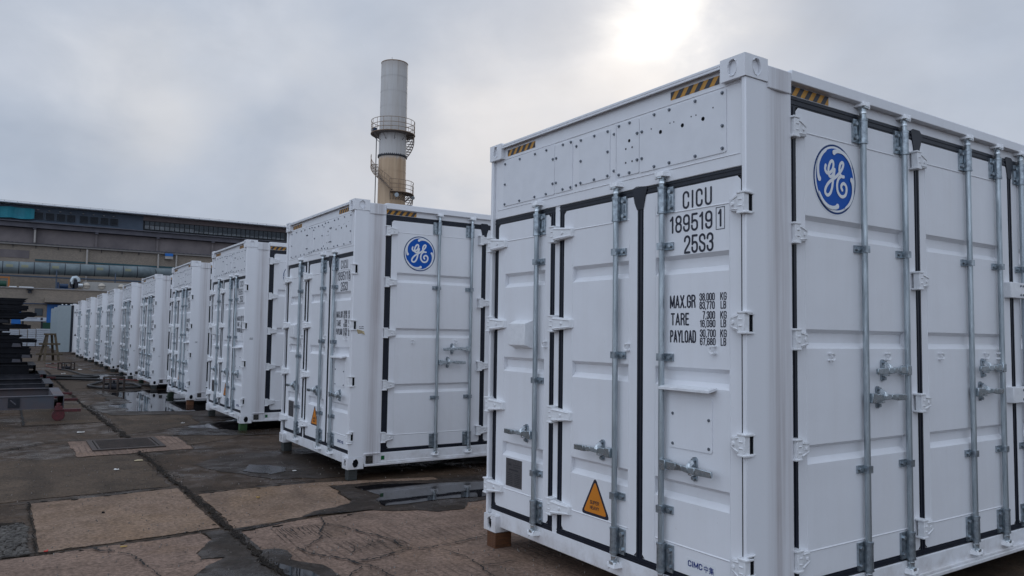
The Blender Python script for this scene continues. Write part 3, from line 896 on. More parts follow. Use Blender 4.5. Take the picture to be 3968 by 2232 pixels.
    # ---- end doors
    gasket_piece(ME, [(.772, .823, .185, 2.283), (1.534, 1.585, .185, 2.283), (1.639, 1.688, .185, 2.283), (2.352, 2.400, .185, 2.283), (.020, .062, .185, 2.283),
                      (.020, 1.585, 2.283, 2.329), (1.639, 2.400, 2.283, 2.329), (.020, 1.585, .148, .185), (1.639, 2.400, .148, .185)], 'end_gasket', root,
                 fillets=[[(.735, 2.330), (.832, 2.342), (.862, 2.329), (.845, 2.245), (.823, 2.20), (.772, 2.20), (.755, 2.27)]])
    doors = [(.062, .772, eu(.105), eu(.629), .595), (.823, 1.534, eu(.853), eu(1.385), .984), (1.688, 2.352, eu(1.693), eu(2.194), 1.816)]
    for i, (u0, u1, ra, rb, ub) in enumerate(doors):
        ra = max(ra, u0 + .03); rb = min(rb, u1 - .03)
        dl = door_leaf(ME, u0, u1, EZ0, EZ1, END_RECS, ra, rb, [2.149, .331], root, 'end_door')
        cl_ = [1.961, 1.340, .506] if i < 2 else [1.961, 1.140, .506]
        lb = locking_bar(ME, ub, .125, 2.350, cl_, -1, dl, (.172, .318), (2.150, 2.295))
        if i == 0: handle(ME, ub, .755, .208, .368, dl)
        elif i == 1: handle(ME, ub, .755, 1.335, 1.118, dl)
        else: handle(ME, ub, .762, 2.150, 1.940, dl)
        pad_ring(ME, (.235, .895, 1.728)[i], 1.388, -1 if False else 1, dl)
        for z in (2.132, 1.530, .927, .325):
            if i == 0: hinge(ME, .002, .128, z, dl)
            elif i == 1: hinge(ME, 1.632, 1.425, z, dl)
            else: hinge(ME, 2.432, 2.230, z, dl)
    # vent cowl on the third door
    vc = MB(ME)
    vc.hexa([(1.888, DP + .01, 1.350), (2.118, DP + .01, 1.350), (2.118, DP + .01, 1.560), (1.888, DP + .01, 1.560)],
            [(1.900, -.022, 1.378), (2.106, -.022, 1.378), (2.106, -.022, 1.532), (1.900, -.022, 1.532)])
    vc.build('vent_cowl', 'white_hardware', root, bevel=.004)
    # shelf and cover plate on the first door
    sh = MB(ME); sh.hexa([(.222, DP, 1.178), (.585, DP, 1.178), (.585, DP, 1.192), (.222, DP, 1.192)], [(.222, -.022, 1.164), (.585, -.022, 1.164), (.585, -.022, 1.180), (.222, -.022, 1.180)])
    sh.build('drip_shelf', 'white_hardware', root, bevel=.002)
    cp = MB(ME); cp.prism(rounded(.250, .556, .850, 1.130, .012), 1, DP - .005, DP)
    cpo = cp.build('cover_plate', 'white_paint', root, smooth=False)
    cb = MB(ME)
    for (a, b) in ((.272, .872), (.530, .872), (.272, 1.02), (.530, 1.035)): bolt(cb, a, DP - .005, b, .0065, .008)
    cb.build('bolts', 'bolt_steel', cpo)
    # header access panels with bolts
    panels = [(.147, .798, 2.418, 2.752), (.803, 1.000, 2.421, 2.752), (1.066, 1.372, 2.434, 2.740), (1.442, 1.637, 2.418, 2.752), (1.641, 2.285, 2.415, 2.760)]
    bl = {0: [(.172, 2.735), (.172, 2.56), (.172, 2.44), (.36, 2.738), (.36, 2.434), (.555, 2.738), (.555, 2.434), (.675, 2.738), (.675, 2.434), (.778, 2.66), (.778, 2.50)],
          1: [(.818, 2.66), (.818, 2.50), (.885, 2.738), (.885, 2.434), (.980, 2.738), (.980, 2.436)],
          2: [(1.085, 2.728), (1.085, 2.60), (1.085, 2.448), (1.215, 2.728), (1.215, 2.446), (1.352, 2.728), (1.352, 2.59), (1.352, 2.446)],
          3: [(1.458, 2.738), (1.458, 2.434), (1.545, 2.738), (1.545, 2.434), (1.620, 2.66), (1.620, 2.49)],
          4: [(1.658, 2.66), (1.658, 2.49), (1.735, 2.738), (1.735, 2.43), (1.872, 2.738), (1.872, 2.43), (2.065, 2.738), (2.065, 2.43), (2.262, 2.735), (2.262, 2.58), (2.262, 2.43)]}
    for i, (a, b, c, d_) in enumerate(panels):
        pb = MB(ME); pb.prism(rounded(a, b, c, d_, .010), 1, .029, .034)
        po = pb.build('access_panel', 'panel_paint', root, smooth=False)
        bb = MB(ME)
        for (u, z) in bl[i]: bolt(bb, u, .029, z, .0075, .010)
        if i == 0:
            for (u, z) in ((1.03, 2.70), (1.03, 2.47), (1.405, 2.70), (1.405, 2.44)): bolt(bb, u, .034, z, .0075, .010)
        bb.build('bolts', 'bolt_steel', po)
        hb = MB(ME)
        hl = {0: [(.305, 2.628, .0115), (.455, 2.626, .0115), (.625, 2.626, .0115), (.235, 2.672, .004), (.355, 2.66, .004), (.39, 2.66, .004), (.52, 2.66, .004), (.55, 2.66, .004), (.70, 2.66, .004)],
              1: [(.888, 2.630, .010), (.862, 2.585, .006), (.918, 2.585, .006), (.862, 2.500, .006), (.918, 2.500, .006)]}.get(i, [])
        for (u, z, r) in hl: hb.cyl((u, .0305, z), (u, .0280, z), r, n=14)
        if hl: hb.build('cable_holes', 'dark_hole', po)
    # frame welds on the header
    wl = MB(ME)
    wl.hexa([(.06, .030, 2.765), (.06, .035, 2.770), (.06, .035, 2.760)], [(2.36, .030, 2.772), (2.36, .035, 2.777), (2.36, .035, 2.767)])
    wl.hexa([(.06, .030, 2.395), (.06, .035, 2.399), (.06, .035, 2.391)], [(2.36, .030, 2.395), (2.36, .035, 2.399), (2.36, .035, 2.391)])
    wl.box(1.010, 1.018, .029, .035, 2.40, 2.76)
    wl.build('weld_bead', 'white_paint', root)
    hazard(ME, .195, .548, 2.790, 2.836, .034, -.75, root)
    hazard(ME, 1.880, 2.235, 2.790, 2.836, .034, -.75, root)
    # warning triangle
    tri = MB(ME)
    def rtri(pts, r, M_, d, n=5):
        out = []; m_ = len(pts)
        cx = sum(p[0] for p in pts) / 3; cz = sum(p[1] for p in pts) / 3
        for i in range(m_):
            A, B2, C2 = Vector(pts[i - 1]), Vector(pts[i]), Vector(pts[(i + 1) % m_])
            a = (A - B2).normalized(); c = (C2 - B2).normalized()
            p0 = B2 + a * r; p1 = B2 + c * r
            for k in range(n + 1):
                t = k / n; q = p0 * (1 - t) ** 2 + B2 * 2 * t * (1 - t) + p1 * t ** 2
                out.append((q.x, q.y))
        return out
    apex = (eu(1.146), ez(.590)); bl_ = (eu(1.280), ez(.352)); br_ = (eu(1.008), ez(.352))
    tri.prism(rtri([apex, bl_, br_], .035, ME, 0), 1, DP - .0012, DP)
    to = tri.build('warning_sticker', 'letter_black', root, smooth=False)
    t2 = MB(ME); apex = (eu(1.145), ez(.562)); bl_ = (eu(1.253), ez(.369)); br_ = (eu(1.035), ez(.369))
    t2.prism(rtri([apex, bl_, br_], .022, ME, 0), 1, DP - .0024, DP - .0012); t2.build('orange_field', 'orange', to, smooth=False)
    t3 = MB(ME); letters(t3, 'SUPER', eu(1.190), eu(1.104), ez(.422), ez(.445), DP - .0034, .08, .35); letters(t3, 'HEAVY', eu(1.190), eu(1.104), ez(.390), ez(.413), DP - .0034, .08, .35)
    t3.build('warning_text', 'letter_black', to, recalc=False, smooth=False)
    # data plate
    dpb = MB(ME); dpb.box(eu(1.941), eu(2.143), DP - .002, DP, ez(.372), ez(.567)); dpo = dpb.build('data_plate', 'plate_grey', root, smooth=False)
    ink = MB(ME); letters(ink, 'CIMC', eu(2.114), eu(2.070), ez(.518), ez(.533), DP - .003, .10, .35)
    for k in range(7):
        z = ez(.462 - k * .0125); ink.box(eu(2.060 + .0 * k), eu(2.130), DP - .003, DP - .0021, z, z + .0045); ink.box(eu(1.965), eu(2.03), DP - .003, DP - .0021, z, z + .0045)
    ink.box(eu(1.985), eu(2.105), DP - .003, DP - .0021, ez(.485), ez(.496)); ink.box(eu(1.955), eu(2.05), DP - .003, DP - .0021, ez(.527), ez(.531)); ink.box(eu(1.955), eu(2.05), DP - .003, DP - .0021, ez(.512), ez(.516))
    ink.build('plate_print', 'plate_ink', dpo, recalc=False, smooth=False)
    # maker sticker
    ms = MB(ME); ms.box(eu(.196), eu(.393), DP - .0008, DP, ez(.236), ez(.298)); mo = ms.build('maker_sticker', 'sticker_white', root, smooth=False)
    mt = MB(ME); letters(mt, 'CIMC', eu(.383), eu(.283), ez(.254), ez(.286), DP - .0018, .095, .50); text_faces(mt, '\u4e2d\u96c6', eu(.273), eu(.206), ez(.250), ez(.286), DP - .0018, .012)
    mt.build('maker_print', 'navy_letter', mo, recalc=False, smooth=False)
    # weights
    wt = MB(ME); dT = DP - .0012
    def T(s, a, b, z0, z1, bold=.02): letters(wt, s, eu(a), eu(b), ez(z0), ez(z1), dT, .066 if bold > .015 else .070, .58)
    T('MAX.GR', .518, .330, 1.609, 1.681); T('TARE', .511, .376, 1.516, 1.584); T('PAYLOAD', .516, .327, 1.423, 1.491)
    T('38,000', .303, .199, 1.645, 1.686, .012); T('83,770', .303, .199, 1.601, 1.642, .012)
    T('7,300', .282, .197, 1.549, 1.591, .012); T('16,090', .300, .195, 1.506, 1.546, .012)
    T('30,700', .300, .193, 1.455, 1.496, .012); T('67,680', .300, .194, 1.412, 1.452, .012)
    for z in (1.645, 1.549, 1.455): T('KG', .163, .121, z, z + .041, .012)
    for z in (1.601, 1.506, 1.412): T('LB', .161, .124, z, z + .041, .012)
    wt.build('weight_marking', 'letter_black', root, recalc=False, smooth=False)
    # ---- long side doors
    xs = [(.458, 1.632), (1.692, 2.868), (2.926, 4.102), (4.160, 5.628)]
    gr = [(.375, .458), (1.632, 1.692), (2.868, 2.926), (4.102, 4.160), (5.628, 5.673)]
    gasket_piece(MS, [(a, b, .187, 2.704) for a, b in gr] + [(.376, 5.680, 2.704, 2.761), (.376, 5.680, .148, .187)], 'side_gasket', root,
                 fillets=[[(1.60, 2.758), (1.625, 2.775), (1.70, 2.775), (1.735, 2.745), (1.700, 2.66), (1.693, 2.62), (1.634, 2.62), (1.628, 2.66)],
                          [(2.84, 2.758), (2.86, 2.775), (2.93, 2.775), (2.965, 2.745), (2.930, 2.66), (2.924, 2.62), (2.870, 2.62), (2.864, 2.66)]])
    bars = [(1.045, 1.480), (2.255, 2.672), (3.020, 3.62), (4.60, 5.05)]
    for i, (u0, u1) in enumerate(xs):
        ra = (su(.478), su(1.690), 3.02, 4.26)[i]; rb = (su(1.428), su(2.632), 4.00, 5.53)[i]
        dl = door_leaf(MS, u0, u1, SZ0, SZ1, SIDE_RECS, max(ra, u0 + .05), min(rb, u1 - .05), [2.576, .332], root, 'side_door')
        for u in bars[i]:
            locking_bar(MS, u, .115, 2.795, [1.972, .724], -1, dl, (.165, .318), (2.590, 2.728))
        ba, bb_ = bars[i]
        handle(MS, bb_, 1.276, bb_ - .37, bb_ - .235, dl)
        handle(MS, ba, 1.122, ba + .36, ba + .145, dl)
        pad_ring(MS, ba - .36 if i else su(.680), 1.356, 1, dl); pad_ring(MS, bb_ - .19, 1.356, 1, dl)
        if i == 0:
            for z in (2.578, 2.010, 1.450, .880, .315): hinge(MS, .378, su(.482), z, dl, d0=0)
        elif i == 1:
            for z in (2.568, 1.820, 1.076, .325): hinge(MS, 1.585, su(1.690), z, dl)
        elif i == 2:
            for z in (1.818, 1.085):
                h_ = MB(MS); h_.box(2.785, 3.000, -.006, DP + .002, z - .055, z + .055)
                ho = h_.build('hinge_plate', 'white_hardware', dl, bevel=.004)
                hb = MB(MS)
                for du in (.13, .165):
                    for dz in (-.032, .032): hb.cyl((2.80 + du, -.004, z + dz), (2.80 + du, -.011, z + dz), .008, n=8)
                hb.build('bolts', 'bolt_steel', ho)
        else:
            for z in (2.568, 1.820, 1.076, .325): hinge(MS, 4.055, 4.26, z, dl)
    hazard(MS, .392, .757, 2.766, 2.816, .042, .75, root)
    emblem_layers(MS, .8065, 2.3523, .198, root)
    # grounding plate and green sticker low on the rail
    gp = MB(MS); gp.box(.205, .285, .002, .012, .048, .132); go = gp.build('grounding_plate', 'contact_plate', root, bevel=.002)
    hb = MB(MS)
    for a in (.225, .266):
        for z in (.068, .112): hb.cyl((a, .003, z), (a, .0005, z), .005, n=8)
    hb.build('plate_holes', 'dark_hole', go)
    gs = MB(MS); gs.box(.392, .432, .0285, .030, .072, .116); gs.build('green_sticker', 'green_sticker', root, smooth=False)
    return root

def number_marking(root, owner_no, digit, boxed=True):
    wt = MB(ME); dT = DP - .0012
    def T(s, a, b, z0, z1, gap=.55): letters(wt, s, eu(a), eu(b), ez(z0), ez(z1), dT, .062, gap)
    T('CICU', .424, .217, 2.148, 2.246, .75)
    T(owner_no, .520, .214, 2.022, 2.119)
    if digit:
        T(digit, .177 if digit == '1' else .182, .150 if digit == '1' else .142, 2.024, 2.118)
        a0, a1, z0, z1, t = eu(.132), eu(.191), ez(2.011), ez(2.128), .0035
        wt.box(a0, a1, dT, DP, z0, z0 + t); wt.box(a0, a1, dT, DP, z1 - t, z1)
        wt.box(a0, a0 + t, dT, DP, z0 + t, z1 - t); wt.box(a1 - t, a1, dT, DP, z0 + t, z1 - t)
    T('25S3', .414, .207, 1.903, 2.003)
    wt.build('number_marking', 'letter_black', root, recalc=False, smooth=False)

YS = [0, 5.20, 9.78, 14.33, 19.14, 23.56, 28.26, 32.63, 37.39, 42.56]
DX = [0, 0, .02, .06, .06, .03, .02, .03, -.02, -.05]
ORD = ['first', 'second', 'third', 'fourth', 'fifth', 'sixth', 'seventh', 'eighth', 'ninth', 'tenth']
c1 = make_container((0, 0, 0), 'white steel container numbered 189519 1, nearest of the row, on the right')
conts = [c1]
for i in range(1, 10):
    c = copy_tree(c1); c.location = (DX[i], YS[i], 0)
    if i > 1: c.rotation_euler = (0, 0, R((.0, .0, .25, -.2, .3, -.3, .15, -.35, .3, -.2)[i]))
    if i == 1: c['label'] = 'white steel container numbered 189511 8, second of the row, torn tape on its post'
    elif i == 2: c['label'] = 'third white container of the row, small blurred mark on its post, on green blocks'
    else: c['label'] = ORD[i] + ' white container of the row, counting away from the photographer'
    conts.append(c)
number_marking(c1, '189519', '1'); number_marking(conts[1], '189511', '8')
for c in conts[2:]: number_marking(c, '18951', None) if c is conts[2] else None
nm = [o for o in conts[2].children if o.name.startswith('number_marking')][0]
for c in conts[3:]:
    k = nm.copy(); C.objects.link(k); k.parent = c
# torn tape and pencil marks on posts
def post_mark(c, x, z, w_=.045, tape=False):
    mk = MB(MS)
    for r_ in range(2):
        u = x
        while u < x + w_:
            l = random.uniform(.003, .007); zz = z - r_ * .018 + random.uniform(-.003, .003)
            mk.box(u, u + l, .0035, .0055, zz, zz + random.uniform(.004, .010)); u += l + .003
    mk.build('inspection_mark', 'letter_black', c, smooth=False)
    if tape:
        tp = MB(MS)
        tp.hexa([(x - .03, .0055, z - .03), (x - .01, .0055, z - .075), (x + .03, .0055, z - .07), (x + .055, .0055, z - .045), (x + .02, .0055, z - .035)],
                [(x - .035, -.002, z - .025), (x - .01, .003, z - .07), (x + .028, .002, z - .066), (x + .062, -.012, z - .085), (x + .02, .001, z - .036)])
        tp.build('torn_tape', 'tape', c, smooth=False)
post_mark(conts[1], .09, 1.51, .05, True)
post_mark(conts[2], .10, 1.33, .05); post_mark(conts[3], .12, 1.20, .05); post_mark(conts[4], .15, .75, .05); post_mark(conts[5], .13, .78, .05)

# ------------------------------------------------------------------ blocks under the castings
GZ = -.12
def block(x0, x1, y0, y1, m, label, z1=-.0005):
    mb = MB(); cx, cy = (x0 + x1) / 2, (y0 + y1) / 2
    mb.box(x0 - cx, x1 - cx, y0 - cy, y1 - cy, 0, z1 - GZ)
    o = mb.build('support_block', m, None, bevel=.006); o.location = (cx, cy, GZ)
    tag(o, label, 'block', 'blocks under the container corners'); return o
block(.005, .15, 2.285, 2.40, 'wood_brown', 'brown wooden block under the far left corner of the nearest container')
block(.02, .16, .03, .14, 'wood_brown', 'brown wooden block under the near corner of the nearest container')
block(.02, .12, 5.22, 5.32, 'wood_grey', 'dark grey block under the near corner of the second container, by the puddle')
block(.02, .13, 7.50, 7.62, 'wood_grey', 'dark grey block under the far corner of the second container')
block(.03, .14, 9.80, 9.92, 'wood_green', 'bright green block under the near corner of the third container')
block(.04, .15, 12.08, 12.20, 'wood_grey', 'dark block under the far corner of the third container')
for i in range(3, 10):
    y = YS[i]; x = DX[i]
    block(x + .02, x + .15, y + .02, y + .15, 'wood_brown' if i == 3 else 'wood_grey', ('rusty brown' if i == 3 else 'dark') + ' block under the near corner of the %s container' % ORD[i])
    block(x + .02, x + .14, y + 2.27, y + 2.41, 'wood_dark_green' if i in (3, 4) else 'wood_grey', ('dark green' if i in (3, 4) else 'dark') + ' block under the far corner of the %s container' % ORD[i])

# ------------------------------------------------------------------ containers with open doors at the end of the row
def open_container(y, label, text=False, lining='door_lining'):
    root = empty('open_container', (0, y, 0), label, 'shipping container', 'containers with doors swung open at the end of the row')
    b = MB()
    b.box(.18, L_, 0, .05, 0, 2.86); b.box(.18, L_, B_ - .05, B_, 0, 2.86); b.box(L_ - .05, L_, .05, B_ - .05, 0, 2.86)
    b.build('side_wall', 'white_paint', root)
    fr = MB(); fr.box(0, .18, 0, .10, .10, 2.78); fr.box(0, .18, B_ - .10, B_, .10, 2.78); fr.box(0, .12, .1, B_ - .1, 0.02, .15); fr.box(0, .12, .1, B_ - .1, 2.74, 2.88)
    for yy in (0, B_ - .16):
        fr.box(0, .178, yy, yy + .16, 0, .10); fr.box(0, .178, yy, yy + .16, 2.78, H_)
    fr.build('frame', 'white_paint', root, bevel=.006)
    rf = MB(); rf.box(.18, L_, .05, B_ - .05, 2.84, 2.87); rf.build('roof', 'panel_paint', root)
    fl = MB(); fl.box(.12, L_ - .05, .05, B_ - .05, .05, .13); fl.build('floor', 'dark_steel', root)
    # near leaf swung out along -x, smooth lining face towards the camera
    fd = MB(); fd.prism(rounded(-.78, -.10, .02, 2.77, .05), 1, -.06, 0)
    f = fd.build('open_door', lining, root, bevel=.004)
    g = MB(); g.box(-.098, .035, -.05, .0, .02, 2.79); g.build('gasket', 'rubber', f)
    kk = MB(); kk.cyl((-.72, -.06, 2.50), (-.72, -.072, 2.50), .018, n=8); kk.build('latch', 'bolt_steel', f)
    kp = MB()
    for u in (-.56, -.36, -.12): kp.box(u - .04, u + .04, .02, .06, 2.80, 2.86)
    kp.build('cam', 'bright_zinc', f)
    nd = door_leaf(MS, .02, 1.3, .10, 2.74, SIDE_RECS, .07, 1.2, [], root, 'side_door')
    nd.location = (0, -.045, 0)
    if text:
        t = MB(MS); letters(t, 'CICU', .175, .44, 2.46, 2.57, DP - .003, .065, .7); letters(t, '1895', .055, .29, 2.31, 2.42, DP - .003, .065, .5); letters(t, '25S3', .165, .44, 2.16, 2.27, DP - .003, .065, .5)
        o = t.build('number_marking', 'letter_black', root, recalc=False, smooth=False); o.location = (0, -.045, 0)
        t = MB(MS); t.prism([(.10, .98), (.24, .98), (.17, 1.12)], 1, DP - .004, DP - .001); o = t.build('warning_sticker', 'letter_black', root); o.location = (0, -.045, 0)
    return root
for y, lab, tx in ((49.6, 'white container past the tenth, doors swung open, stencilled 1895 on a leaf', True), (54.2, 'open white container second past the stencilled open leaf, showing a narrow door edge', False), (58.8, 'farthest open white container, its door edge next to the white stack', False)):
    oc = open_container(y, lab, tx, 'door_lining')

# ------------------------------------------------------------------ ground
gm = MB()
gm.face([(-250, -120, GZ), (400, -120, GZ), (400, 600, GZ), (-250, 600, GZ)])
struct(gm.build('ground', 'yard_concrete', smooth=False))
LV = [0]
def jag(pts, amp=.012, step=.06, closed=True):
    out = []; n = len(pts)
    for i in range(n if closed else n - 1):
        a = Vector((pts[i][0], pts[i][1])); b = Vector((pts[(i + 1) % n][0], pts[(i + 1) % n][1]))
        m_ = max(1, int((b - a).length / step)); nn = Vector((-(b - a).y, (b - a).x)).normalized() if (b - a).length > 0 else Vector((0, 0))
        for k in range(m_):
            p = a.lerp(b, k / m_)
            o = mnoise.noise(Vector((p.x * 3.1, p.y * 3.1, 3.3))) * amp * 1.3 + mnoise.noise(Vector((p.x * 17, p.y * 17, 8.3))) * amp * 1.1 + random.uniform(-amp, amp) * .35
            p = p + nn * o
            out.append((p.x, p.y))
    if not closed: out.append((pts[-1][0], pts[-1][1]))
    return out
def sheet(name, pts, m, h, amp=.012, step=.06):
    mb = MB(); P = jag(pts, amp, step)
    bm = bmesh.new(); vs_ = [bm.verts.new((x, y, GZ + h)) for x, y in P]
    fc = bm.faces.new(vs_)
    bmesh.ops.triangulate(bm, faces=[fc])
    for f_ in bm.faces:
        if f_.normal.z < 0: f_.normal_flip()
    me = bpy.data.meshes.new(name); bm.to_mesh(me); bm.free()
    me.materials.append(MATS[m]); o = bpy.data.objects.new(name, me); C.objects.link(o)
    return struct(o)
def strip(name, pts, w_, m, h, amp=.012, taper=False, step=.05):
    P = jag(pts, amp, step, closed=False)
    mb = MB(); n = len(P)
    L, Rr = [], []
    for i, (x, y) in enumerate(P):
        a = Vector(P[max(i - 1, 0)]); b = Vector(P[min(i + 1, n - 1)]); d = (b - a).normalized(); nn = Vector((-d.y, d.x))
        t = i / max(1, n - 1)
        ww = w_ * (.25 + 1.1 * random.random() ** 1.3) * (math.sin(math.pi * (.08 + .84 * t)) ** .5 if taper else 1)
        o = random.uniform(-.25, .25) * w_
        L.append(mb.av((x + nn.x * (ww / 2 + o), y + nn.y * (ww / 2 + o), GZ + h))); Rr.append(mb.av((x - nn.x * (ww / 2 - o), y - nn.y * (ww / 2 - o), GZ + h)))
    for i in range(n - 1): mb.f.append([L[i], Rr[i], Rr[i + 1], L[i + 1]])
    return struct(mb.build(name, m, smooth=False))
# pale slab beside the joint, slab right of it, cracked warm slab in front
sheet('slab', [(-2.81, 5.58), (-1.58, 5.67), (-1.565, 3.90), (-2.79, 3.80)], 'slab_pale', .004, .008)
sheet('slab', [(-1.46, 5.28), (-1.10, 5.32), (-.78, 5.32), (-.34, 5.30), (-.10, 5.24), (.9, 4.98), (.9, 4.80), (.56, 4.86), (.2, 5.0), (-.11, 5.0), (-.24, 5.08), (-.26, 4.90), (-.24, 4.77), (-.31, 4.64), (-.30, 4.52), (-.31, 4.28), (-.40, 4.17), (-.55, 4.08), (-.75, 4.05), (-.89, 3.93), (-1.2, 3.84), (-1.47, 3.79)], 'slab_pale', .004, .016)
sheet('slab', [(-1.46, 3.68), (-.93, 3.83), (-.5, 3.85), (0.0, 3.85), (.7, 3.85), (1.4, 3.8), (1.4, .2), (-.6, .2), (-1.46, 1.2)], 'slab_warm', .004, .012)
sheet('slab', [(-4.2, 3.68), (-2.79, 3.74), (-2.1, 3.77), (-1.72, 3.80), (-1.70, 3.55), (-1.86, 3.26), (-1.86, 3.08), (-1.72, 3.04), (-1.87, 2.9), (-1.97, 2.75), (-2.1, 2.4), (-2.3, 1.4), (-4.2, 1.4)], 'slab_warm', .004, .014)
# duller slabs farther off on both sides of the joint
sheet('slab', [(-2.78, 11.89), (-1.66, 11.95), (-1.70, 15.5), (-2.80, 15.5)], 'slab_dull', .004, .01)
sheet('slab', [(-1.52, 10.2), (-.9, 10.5), (-.3, 11.2), (-.2, 12.6), (-1.1, 13.5), (-1.5, 14.6), (-1.56, 15.8)], 'slab_dull', .004, .05, .12)
sheet('slab', [(-3.9, 5.74), (-1.62, 5.80), (-1.66, 8.1), (-2.2, 8.14), (-3.9, 8.3)], 'slab_dull', .004, .03, .1)
sheet('slab', [(-2.2, 19.0), (-1.0, 19.4), (-.9, 23.0), (-1.9, 23.4)], 'slab_dull', .004, .06, .15)
sheet('slab', [(-2.6, 26.5), (-.5, 27.2), (-.5, 31), (-2.6, 31)], 'slab_dull', .004, .06, .15)
sheet('slab', [(-3.2, 33), (-.6, 33.2), (-.6, 46), (-3.6, 46)], 'slab_dull', .004, .06, .2)
sheet('slab', [(-1.46, 8.4), (-.4, 8.9), (.0, 9.3), (-.3, 9.75), (-.86, 9.75), (-.93, 8.3)], 'slab_dull', .0042, .03)
# damp margins
sheet('damp_patch', [(-1.72, 3.80), (-1.46, 3.80), (-1.0, 3.80), (-.93, 3.84), (-1.45, 3.70), (-1.46, 3.10), (-1.34, 3.07), (-1.30, 2.99), (-1.31, 2.86), (-1.36, 2.77), (-1.28, 2.63), (-1.21, 2.54), (-1.19, 2.41), (-1.19, 2.1), (-1.5, 1.2), (-2.2, 1.2), (-2.1, 2.4), (-1.97, 2.75), (-1.87, 2.9), (-1.72, 3.04), (-1.86, 3.08), (-1.86, 3.26), (-1.70, 3.55)], 'damp', .009, .014)
sheet('damp_patch', [(-.24, 5.02), (.2, 5.0), (.8, 4.82), (2.2, 4.75), (2.2, 3.75), (1.0, 3.70), (.60, 3.72), (.45, 3.50), (.2, 3.52), (.02, 3.66), (-.15, 3.72), (-.3, 3.86), (-.8, 3.91), (-.9, 3.93), (-.75, 4.05), (-.52, 4.10), (-.36, 4.19), (-.31, 4.30), (-.30, 4.55), (-.25, 4.78)], 'damp', .009, .02)
sheet('damp_patch', [(-1.2, 7.0), (-.8, 7.5), (.4, 7.6), (3, 7.4), (3, 5.5), (-.2, 5.50), (-.6, 5.70), (-1.0, 6.3)], 'damp', .0042, .06, .12)
sheet('damp_patch', [(-1.0, 9.7), (-.3, 11.2), (-.2, 12.6), (2, 12.8), (4, 12.6), (4, 9.0), (.2, 9.2)], 'damp', .0086, .05, .12)
# standing water
sheet('damp_patch', [(-1.75, 14.3), (-1.6, 15.4), (-1.2, 15.9), (-1.15, 17.6), (-1.25, 18.6), (-.8, 19.3), (.6, 19.6), (3.2, 19.2), (4.2, 16), (3.6, 12.3), (1.2, 12.2), (-.1, 12.5), (-1.4, 13.0)], 'damp', .0094, .09, .12)
sheet('damp_patch', [(-1.5, 24.0), (-1.0, 27.2), (.8, 27.6), (1.2, 22.8), (-.4, 22.9)], 'damp', .0058, .09, .15)
sheet('puddle', [(-.06, 4.84), (.2, 4.86), (.56, 4.72), (.95, 4.55), (1.6, 4.35), (1.6, 3.9), (.85, 3.84), (.65, 3.88), (.42, 3.92), (.01, 3.90), (-.15, 3.93), (-.10, 4.2), (.0, 4.35), (-.02, 4.6)], 'water', .013, .012)
sheet('puddle', [(-1.48, 2.42), (-1.47, 2.75), (-1.40, 2.60), (-1.33, 2.44), (-1.30, 2.25), (-1.34, 1.9), (-1.6, 1.6), (-1.62, 2.1)], 'water', .013, .01)
sheet('puddle', [(-1.36, 14.75), (-1.23, 15.19), (-.86, 15.31), (-.80, 15.91), (-.94, 17.7), (-.93, 18.28), (-.52, 18.52), (-.22, 18.9), (.6, 18.9), (2.5, 18.6), (3.5, 16), (3.0, 13.2), (1.2, 13.0), (.24, 13.16), (-.12, 13.08), (-1.11, 13.60), (-1.06, 14.15)], 'water', .013, .05, .15)
sheet('puddle', [(-.63, 6.7), (-.42, 6.51), (-.30, 6.30), (-.42, 6.05), (-.58, 5.95), (-.80, 6.3)], 'water_rough', .0085, .03)
sheet('puddle', [(-.6, 10.6), (-.2, 10.9), (.3, 11.4), (1.8, 11.5), (2.4, 10.4), (1.0, 9.9), (.0, 9.9)], 'water', .0128, .06, .1)
sheet('puddle', [(-1.05, 24.6), (-.7, 26.6), (.6, 26.8), (.8, 23.4), (-.2, 23.6)], 'water', .008, .08, .2)
sheet('puddle', [(-1.9, 36.6), (-.9, 36.9), (-.6, 36.2), (-1.6, 35.9)], 'water', .009, .08, .2)
# joints and cracks
J = 'joint_dirt'
strip('joint', [(-1.50, 2.0), (-1.52, 3.46), (-1.52, 3.9), (-1.515, 4.5), (-1.52, 5.35), (-1.545, 5.99), (-1.57, 7.06), (-1.59, 8.3)], .055, J, .0145, .016)
strip('joint', [(-1.56, 9.73), (-1.61, 11.14), (-1.66, 12.6), (-1.70, 13.65), (-1.74, 15.5), (-1.80, 19), (-1.9, 30)], .075, J, .0145, .022, step=.09)
strip('joint', [(-4.0, 3.70), (-2.79, 3.77), (-2.51, 3.79), (-2.13, 3.80), (-1.84, 3.82), (-1.53, 3.83)], .024, J, .0148, .010)
strip('joint', [(-1.51, 3.72), (-1.33, 3.78), (-.91, 3.87), (-.73, 3.93), (-.5, 3.89)], .022, 'crack_dark', .0150, .012)
strip('joint', [(-3.9, 5.60), (-2.81, 5.62), (-1.55, 5.72)], .020, 'crack_dark', .0150, .012)
strip('joint', [(-1.48, 5.32), (-1.14, 5.36), (-.7, 5.36), (-.3, 5.34)], .04, J, .0150, .012)
strip('joint', [(-2.81, 3.76), (-2.82, 4.7), (-2.83, 5.60)], .018, J, .0152, .012)
strip('joint', [(-3.3, 9.0), (-3.07, 9.07), (-2.57, 9.66), (-2.36, 9.66)], .04, J, .0146, .02)
strip('joint', [(-.90, 9.74), (-.3, 9.78), (.6, 9.7)], .03, 'crack_dark', .0147, .02)
strip('joint', [(-3.4, 11.88), (-2.78, 11.90), (-1.68, 11.95)], .03, 'crack_dark', .0147, .01)
strip('joint', [(-2.79, 11.9), (-2.80, 14.2), (-2.80, 16)], .04, 'crack_dark', .0149, .01)
